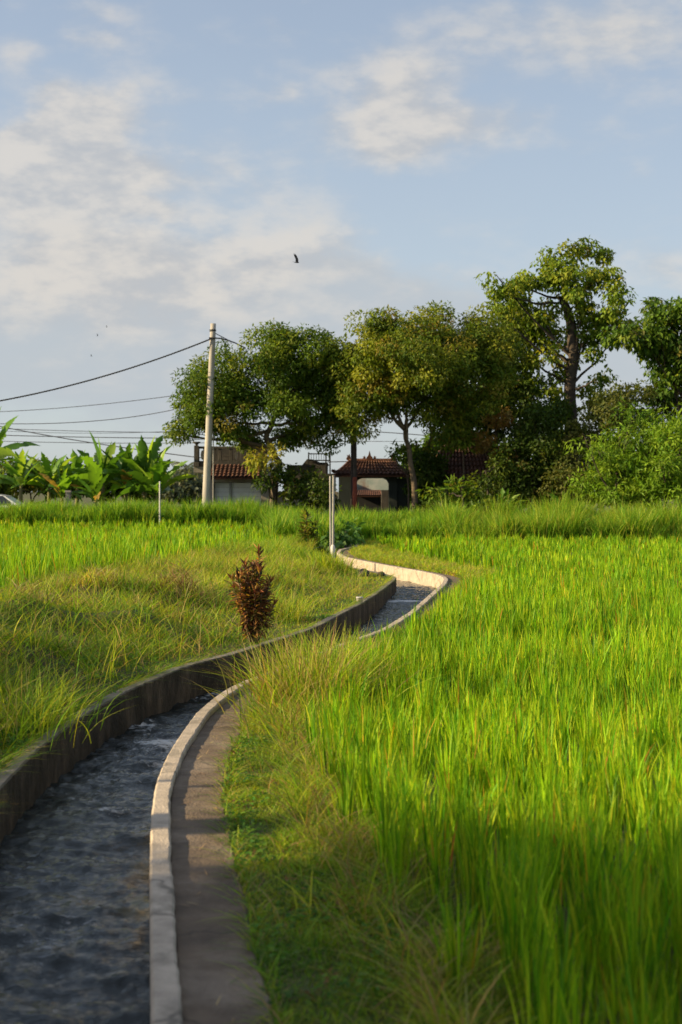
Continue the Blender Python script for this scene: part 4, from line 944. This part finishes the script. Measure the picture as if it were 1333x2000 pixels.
horn(orn, cx_-.22, yb, e1+.08, -1, .55); horn(orn, cx_+.22, yb, e1+.08, 1, .55)
orn.build('ridge_ornament', M['tile'], gate, bevel=.01)
for px, sg in ((680, -1), (771, 1)):
    h_ = MB(); horn(h_, X(px)-sg*.1, yb, e1+.08, sg, .75); h_.build('finial', M['tile'], gate, bevel=.01)
for px, sg in ((652, -1), (804, 1)):
    h_ = MB(); horn(h_, X(px)-sg*.08, yf+.1, e0+.12, sg, .5); h_.build('finial', M['tile'], gate, bevel=.01)
mb = MB(); mb.box(X(656), X(800), D+.05, D+1.2, Z(931), Z(928.5)); mb.build('beam', M['stone'], gate)
# things seen through the gateway
M['mural'] = mat_solid('weathered_mural', (.75, .76, .72), (.30, .46, .43), .9, .8, 0, dirt=(.36, .16, .12), dirt_lo=.5, dirt_hi=.62)
yy = 76.0; mb = MB(); mb.box(X(688, yy), X(762, yy), yy, yy+.12, Z(957, yy), Z(934, yy))
tag(mb.build('painted_banner', M['mural']), 'pale green and reddish painted board seen through the gateway', 'banner')
sh = empty('courtyard_house', (X(724, 78), 78, .4)); tag(sh, 'dark low house with brown tiles seen through the gateway', 'building')
mb = MB(); mb.box(X(690, 78), X(765, 78), 78, 80, .3, Z(962, 78)); mb.build('wall', M['dark'], sh)
rf = MB(); tile_roof(rf, (X(684, 78), 77.2, Z(968, 78)), (X(752, 78), 77.2, Z(968, 78)), (X(748, 78), 78.4, Z(957, 78)), (X(690, 78), 78.4, Z(957, 78)), 16, 4, .04); rf.build('roof', M['tile'], sh)
tag(MB().box(X(745, 77), X(762, 77), 76.9, 77.1, .4, Z(938, 77)).build('carved_pillar', M['stone'], bevel=.02), 'carved stone pillar standing inside the gateway opening', 'pillar')

# wall and dark house between garage and gateway
dh = empty('dark_house', (X(610, 72), 72, .35)); tag(dh, 'dark stone house with an iron balcony left of the gateway', 'building')
mb = MB(); mb.box(X(556, 72), X(656, 72), 72, 75, .3, Z(925, 72)); mb.box(X(560, 72), X(640, 72), 72.3, 75, Z(925, 72)+.002, Z(908, 72)); mb.build('wall', M['stone'], dh)
mb = MB(); mb.prism([(X(590, 72), Z(908, 72)), (X(643, 72), Z(908, 72)), (X(640, 72), Z(903, 72)), (X(628, 72), Z(904, 72)), (X(612, 72), Z(897, 72)), (X(600, 72), Z(896, 72))], 72.4, 74.8); mb.build('roof', M['stone'], dh)
mb = MB()
for px in (603, 637, 645): mb.box(X(px, 72)-.035, X(px, 72)+.035, 72.25, 72.32, Z(925, 72), Z(883 if px != 645 else 880, 72))
for py in (886, 899): mb.box(X(603, 72), X(645, 72), 72.33, 72.37, Z(py, 72)-.03, Z(py, 72)+.03)
mb.build('railing', M['dark'], dh)
mb = MB()
for px in np.arange(608, 644, 5): mb.box(X(px, 72)-.012, X(px, 72)+.012, 72.335, 72.365, Z(899, 72), Z(886, 72))
mb.build('railing_bars', M['dark'], dh)
tag(MB().box(X(514, 71.2), X(660, 71.2), 71.2, 71.4, .3, Z(960, 71.2)).build('boundary_wall', M['plaster'], bevel=.01), 'low plastered wall running from the garage to the gateway', 'wall')

# garage with balcony
D2 = 70.5
gb = empty('garage_building', (X(450, D2), D2, .35)); tag(gb, 'garage with pale shutters, tiled awning and a stone roof balcony', 'building')
x = lambda px: X(px, D2); zz_ = lambda py: Z(py, D2)
mb = MB(); mb.box(x(396), x(417), D2, D2+5, .3, zz_(930)); mb.box(x(511), x(534), D2, D2+5, .3, zz_(930)); mb.box(x(417)+.003, x(511)-.003, D2+.01, D2+4.9, zz_(942), zz_(930)); mb.box(x(417), x(511), D2+3, D2+4.8, .3, zz_(942)-.004)
mb.build('wall', M['plaster'], gb, bevel=.01)
for a_, b2 in ((418, 448), (452, 510)):
    sd = MB()
    zt, zb_ = zz_(942)-.01, .35; n_ = 9
    for k in range(n_):
        q0 = zb_+(zt-zb_)*k/n_; q1 = zb_+(zt-zb_)*(k+1)/n_-.012
        sd.box(x(a_)+.01, x(b2)-.01, D2+.30-.0*k, D2+.36, q0, q1)
    sd.build('shutter', M['door'], gb)
MB().box(x(448)+.002, x(452)-.002, D2+.22, D2+.40, .35, zz_(942)-.012).build('door_post', M['frame'], gb)
rf = MB(); tile_roof(rf, (x(404), D2-1.0, zz_(934)), (x(512), D2-1.0, zz_(934)), (x(512), D2+.1, zz_(909)), (x(407), D2+.1, zz_(909)), 13, 5, .09); rfo = rf.build('roof', M['tile'], gb)
mb = MB(); mb.box(x(378), x(520), D2+.15, D2+5.2, zz_(930)+.003, zz_(911)-.003) if False else mb.box(x(378), x(404), D2+.15, D2+5.2, zz_(923), zz_(911)-.003); mb.box(x(404)+.003, x(520), D2+.15, D2+5.2, zz_(930)+.003, zz_(911)-.003)
mb.build('floor_slab', M['plaster'], gb)
bl = MB(); yb0, yb1 = D2+.2, D2+.45
bl.box(x(380), x(520), yb0, yb1, zz_(911), zz_(900)); bl.box(x(380), x(520), yb0-.03, yb1+.03, zz_(876), zz_(871.5)); 
for a_, b2 in ((380, 388.5), (400, 407), (414, 421), (426, 432), (448, 454), (469, 480), (487, 520)):
    bl.box(x(a_), x(b2), yb0+.004, yb1-.004, zz_(900)+.002, zz_(876)-.002)
bl.box(x(432)+.002, x(448)-.002, yb0+.01, yb1-.01, zz_(892), zz_(889)); bl.box(x(432)+.002, x(448)-.002, yb0+.01, yb1-.01, zz_(900)+.004, zz_(897)); bl.box(x(407)+.002, x(414)-.002, yb0+.006, yb1-.006, zz_(893), zz_(876)-.004)
bl.build('balustrade', M['stone'], gb, bevel=.01)
for px in (395, 461):
    q = np.linspace(0, 2*np.pi, 15)[:-1]
    MB().prism([(x(px)+.075*math.cos(t_)*1.2, zz_(888.5)+.24*math.sin(t_)) for t_ in q], yb0+.05, yb1-.05).build('baluster', M['kerb'], gb, smooth=False)
MB().box(x(392), x(519), D2+1.4, D2+1.6, zz_(911)+.002, zz_(873)).build('back_wall', M['stone'], gb)
pl_ = MB(); pl_.box(x(379), x(388), yb0-.12, yb0-.005, zz_(911), zz_(870)); pl_.box(x(378), x(389), yb0-.15, yb0-.004, zz_(911)-.02, zz_(903)); pl_.build('corner_pier', M['stone'], gb, bevel=.01)
u_ = MB(); u_.lathe(x(383.5), yb0+.05, [(.07, zz_(870)), (.06, zz_(868)), (.10, zz_(867)), (.20, zz_(863.5)), (.20, zz_(862.5))], 14); u_.build('urn', M['stone'], gb, smooth=True)
MB().box(x(470), x(500), D2+2.5, D2+5, zz_(911), zz_(862)).build('stair_block', M['stone'], gb)

# long tiled roof behind the shrubs
rh = empty('tiled_house', (X(925, 69), 69, .35)); tag(rh, 'house with long brown tiled roof half hidden by shrubs', 'building')
mb = MB(); mb.box(X(850, 69), X(1010, 69), 69.6, 74, .3, Z(936, 69)); mb.build('wall', M['stone'], rh)
rf = MB(); tile_roof(rf, (X(845, 69), 68.6, Z(938, 69)), (X(1012, 69), 68.6, Z(938, 69)), (X(985, 69), 71.5, Z(868, 69)), (X(868, 69), 71.5, Z(868, 69)), 20, 8, .09)
tile_roof(rf, (X(845, 69), 74.5, Z(938, 69)), (X(1012, 69), 74.5, Z(938, 69)), (X(985, 69), 71.51, Z(868, 69)), (X(868, 69), 71.51, Z(868, 69)), 20, 5, .09)
rf.build('roof', M['tile'], rh)
MB().box(X(880, 69), X(900, 69), 69.52, 69.58, .5, Z(942, 69)).build('window', M['dark'], rh)
tag(MB().box(X(945, 61), X(1000, 61), 61, 61.2, .1, Z(1000, 61)).build('stone_step', M['stonegrey'], bevel=.03), 'pale low stone block in the shade below the tiled house', 'stone block')

# road in front of the buildings
mr_ = mat_solid('asphalt', (.06, .058, .055), (.04, .04, .038), 8, .9, .4, 60)
rd = mesh_np('road', [(-90, 64.8, .425), (60, 64.8, .425), (60, 68.4, .425), (-90, 68.4, .425)], [[0, 1, 2, 3]], mat=mr_); tag(rd, kind='structure')

# ------------------------------------------------------------------ car
def car(cx, cy, z0):
    o = empty('parked_car', (cx, cy, z0)); tag(o, 'white sedan on the road cut off by the left picture edge', 'car')
    m, N, L, P = new_mat('white_car_paint'); P.inputs['Base Color'].default_value = (.72, .72, .71, 1); P.inputs['Roughness'].default_value = .3; P.inputs['Coat Weight'].default_value = .6
    gm_, N, L, P = new_mat('car_glass'); P.inputs['Base Color'].default_value = (.03, .035, .04, 1); P.inputs['Roughness'].default_value = .08
    ty, N, L, P = new_mat('tyre_rubber'); P.inputs['Base Color'].default_value = (.02, .02, .02, 1); P.inputs['Roughness'].default_value = .8
    rm, N, L, P = new_mat('rim_metal'); P.inputs['Base Color'].default_value = (.5, .5, .5, 1); P.inputs['Metallic'].default_value = 1; P.inputs['Roughness'].default_value = .35
    W = .86
    st = [(-2.2, .35, .72), (-2.1, .28, .86), (-1.5, .22, .95), (-.9, .22, .96), (.6, .22, .95), (1.2, .22, .90), (1.9, .24, .80), (2.15, .3, .68), (2.22, .36, .55)]
    V, Q = [], []
    for (x_, lo_, hi) in st:
        w_ = W*(1-.10*(abs(x_)/2.2)**3)
        for (yy_, zz) in ((-w_*.96, lo_), (-w_, lo_+.15), (-w_, hi-.15), (-w_*.93, hi-.02), (-w_*.6, hi+.01), (w_*.6, hi+.01), (w_*.93, hi-.02), (w_, hi-.15), (w_, lo_+.15), (w_*.96, lo_)):
            V.append((cx+x_, cy+yy_, z0+zz))
    n_ = 10
    for i_ in range(len(st)-1):
        for j_ in range(n_): Q.append([i_*n_+j_, (i_+1)*n_+j_, (i_+1)*n_+(j_+1) % n_, i_*n_+(j_+1) % n_])
    V = np.array(V); T = []
    for e_, rev in ((0, 0), (len(st)-1, 1)):
        c_ = V[e_*n_:(e_+1)*n_].mean(0); V = np.vstack([V, c_])
        for j_ in range(n_): T.append([len(V)-1, e_*n_+j_, e_*n_+(j_+1) % n_])
    mesh_np('body', V, Q, T, mat=m, parent=o, smooth=True)
    # cabin glass block and painted roof with pillars
    prof = [(-1.75, .93), (-1.05, 1.36), (-.6, 1.43), (.1, 1.43), (.55, 1.35), (1.25, .90)]
    def ring(sc_, y_): return [(cx+a_, cy+y_*(1-.22*(b2-.9)/.53), z0+b2) for a_, b2 in sc_]
    def loft(prof_, w_, name, mt, grow=0):
        A = ring(prof_, -w_); B = ring(prof_, w_); n2 = len(prof_); V_ = A+B+[tuple(np.mean(A, 0)), tuple(np.mean(B, 0))]
        Q_ = [[i_, (i_+1) % n2, n2+(i_+1) % n2, n2+i_] for i_ in range(n2)]; T_ = []
        for i_ in range(n2): T_ += [[2*n2, (i_+1) % n2, i_], [2*n2+1, n2+i_, n2+(i_+1) % n2]]
        return mesh_np(name, V_, Q_, T_, mat=mt, parent=o)
    loft(prof, .78, 'glass', gm_)
    loft([(-1.1, 1.355), (-.6, 1.45), (.1, 1.455), (.6, 1.36), (.1, 1.40), (-.6, 1.395)], .79, 'roof', m)
    for pr in ([(-1.72, .93), (-1.02, 1.38), (-.85, 1.40), (-1.35, .93)], [(-.36, .93), (-.36, 1.41), (-.24, 1.41), (-.24, .93)], [(1.25, .90), (.52, 1.37), (.44, 1.37), (1.08, .90)]):
        loft(pr, .785, 'pillar', m)
    for x_ in (-1.35, 1.4):
        for s_ in (-1, 1):
            w_ = empty('wheel', (cx+x_, cy+s_*.78, z0+.31)); w_.parent = o; w_.location = (x_, s_*.78, .31)
            y0 = s_*.1
            t_ = MB().tube([(0, -.1, 0), (0, -.09, 0), (0, .09, 0), (0, .1, 0)], [.27, .31, .31, .27], 20).build('tyre', ty, None, True); t_.parent = w_
            t_ = MB().tube([(0, -.108, 0), (0, .108, 0)], [.19, .19], 16).build('rim', rm, None, False); t_.parent = w_
    for s_ in (-1, 1):
        MB().box(cx+2.12, cx+2.2, cy+s_*.62-.14, cy+s_*.62+.14, z0+.58, z0+.68).build('headlight', gm_, o, bevel=.01)
        MB().box(cx+.85, cx+1.0, cy+s_*.88-.08, cy+s_*.88+.08, z0+.92, z0+1.03).build('mirror', m, o, bevel=.02)
car(X(-8, 66), 66.2, .425)

# ------------------------------------------------------------------ small things
x, y, z = pt(703, 1176, 25.3)
mb = MB(); zb0 = float(zg(x, y)); mb.lathe(x, y, [(.05, zb0-.01), (.062, zb0+.11), (.066, zb0+.112), (.066, zb0+.125), (.05, zb0+.12)], 16)
tag(mb.build('plastic_cup', M['white'], smooth=True), 'small white tub left on the bank by the canal wall', 'tub')
r = np.random.default_rng(9)
x, y, z = pt(709, 1126, 33); u_ = unit(160, r)
import bmesh
def rock(name, label, x, y, z, s, seed):
    bm = bmesh.new(); bmesh.ops.create_icosphere(bm, subdivisions=3, radius=1)
    for v in bm.verts:
        c_ = v.co; k = 1+.18*float(noise2(c_.x*2+seed, c_.y*2+c_.z*1.7, .7, seed)); v.co = Vector((c_.x*s[0]*k, c_.y*s[1]*k, c_.z*s[2]*k))
    me = bpy.data.meshes.new(name); bm.to_mesh(me); bm.free(); me.materials.append(M['stonegrey'])
    o = bpy.data.objects.new(name, me); COL.objects.link(o); o.location = (x, y, z); tag(o, label, 'stone'); return o
rock('stone', 'dark round stone half sunk in bank grass near the bend', x, y, float(zg(x, y))+.08, (.14, .15, .12), 3)
rock('stone', 'small dark stone at the end of the mossy wall', .95, 33.6, .04, (.09, .1, .07), 4)

def bird(label, px, py, d, s, wing=True):
    x, y, z = pt(px, py, d); o = empty('bird', (x, y, z)); tag(o, label, 'bird', 'birds in flight')
    mb = MB()
    q = np.array([-1, -.8, -.5, 0, .4, .7, .9, 1.0]); rad = np.array([.02, .05, .10, .17, .15, .10, .07, .01])
    P = np.column_stack([x+q*.09*s/.17, np.full(8, y), z+.0*q-.012*np.abs(q)]); mb.tube(P, rad*.2*s/.17, 10)
    # forked tail
    for e_ in (-1, 1):
        mb.add([(x-.08*s/.17, y, z), (x-.17*s/.17, y+e_*.03, z+.015), (x-.08*s/.17, y+e_*.012, z+.004), (x-.08*s/.17, y, z-.008)], [], [[0, 1, 2], [0, 3, 1]])
    # raised scythe wings, as thin solid prisms
    for e_, back in ((1, .0), (-1, .05)):
        L_ = s*2.0; pr = [(-.035, 0), (.05, .0), (.045, .35), (.0, .75), (-.055, 1.0), (-.05, .7), (-.02, .35)]
        A = [(x+(a_*1.3-back*b2)*s/.17, y+e_*(.01+.16*b2*s), z+b2*L_) for a_, b2 in pr]
        B = [(a_[0], a_[1]+.006, a_[2]) for a_ in A]; n_ = len(pr)
        mb.add(A+B+[tuple(np.mean(A, 0)), tuple(np.mean(B, 0))], [[i_, (i_+1) % n_, n_+(i_+1) % n_, n_+i_] for i_ in range(n_)], [[2*n_, (i_+1) % n_, i_] for i_ in range(n_)]+[[2*n_+1, n_+i_, n_+(i_+1) % n_] for i_ in range(n_)])
    mb.build('body', M['bird'], o, smooth=False)
bird('dark swallow with raised wings high over the trees', 580, 512, 50, .155)
bird('tiny far bird, the upper of the two above the thick cable', 209, 639, 120, .08)
bird('tiny far bird between the other two left of the utility pole', 191, 656, 120, .10)
bird('tiny far bird, the lowest above the thick cable', 179, 696, 120, .09)
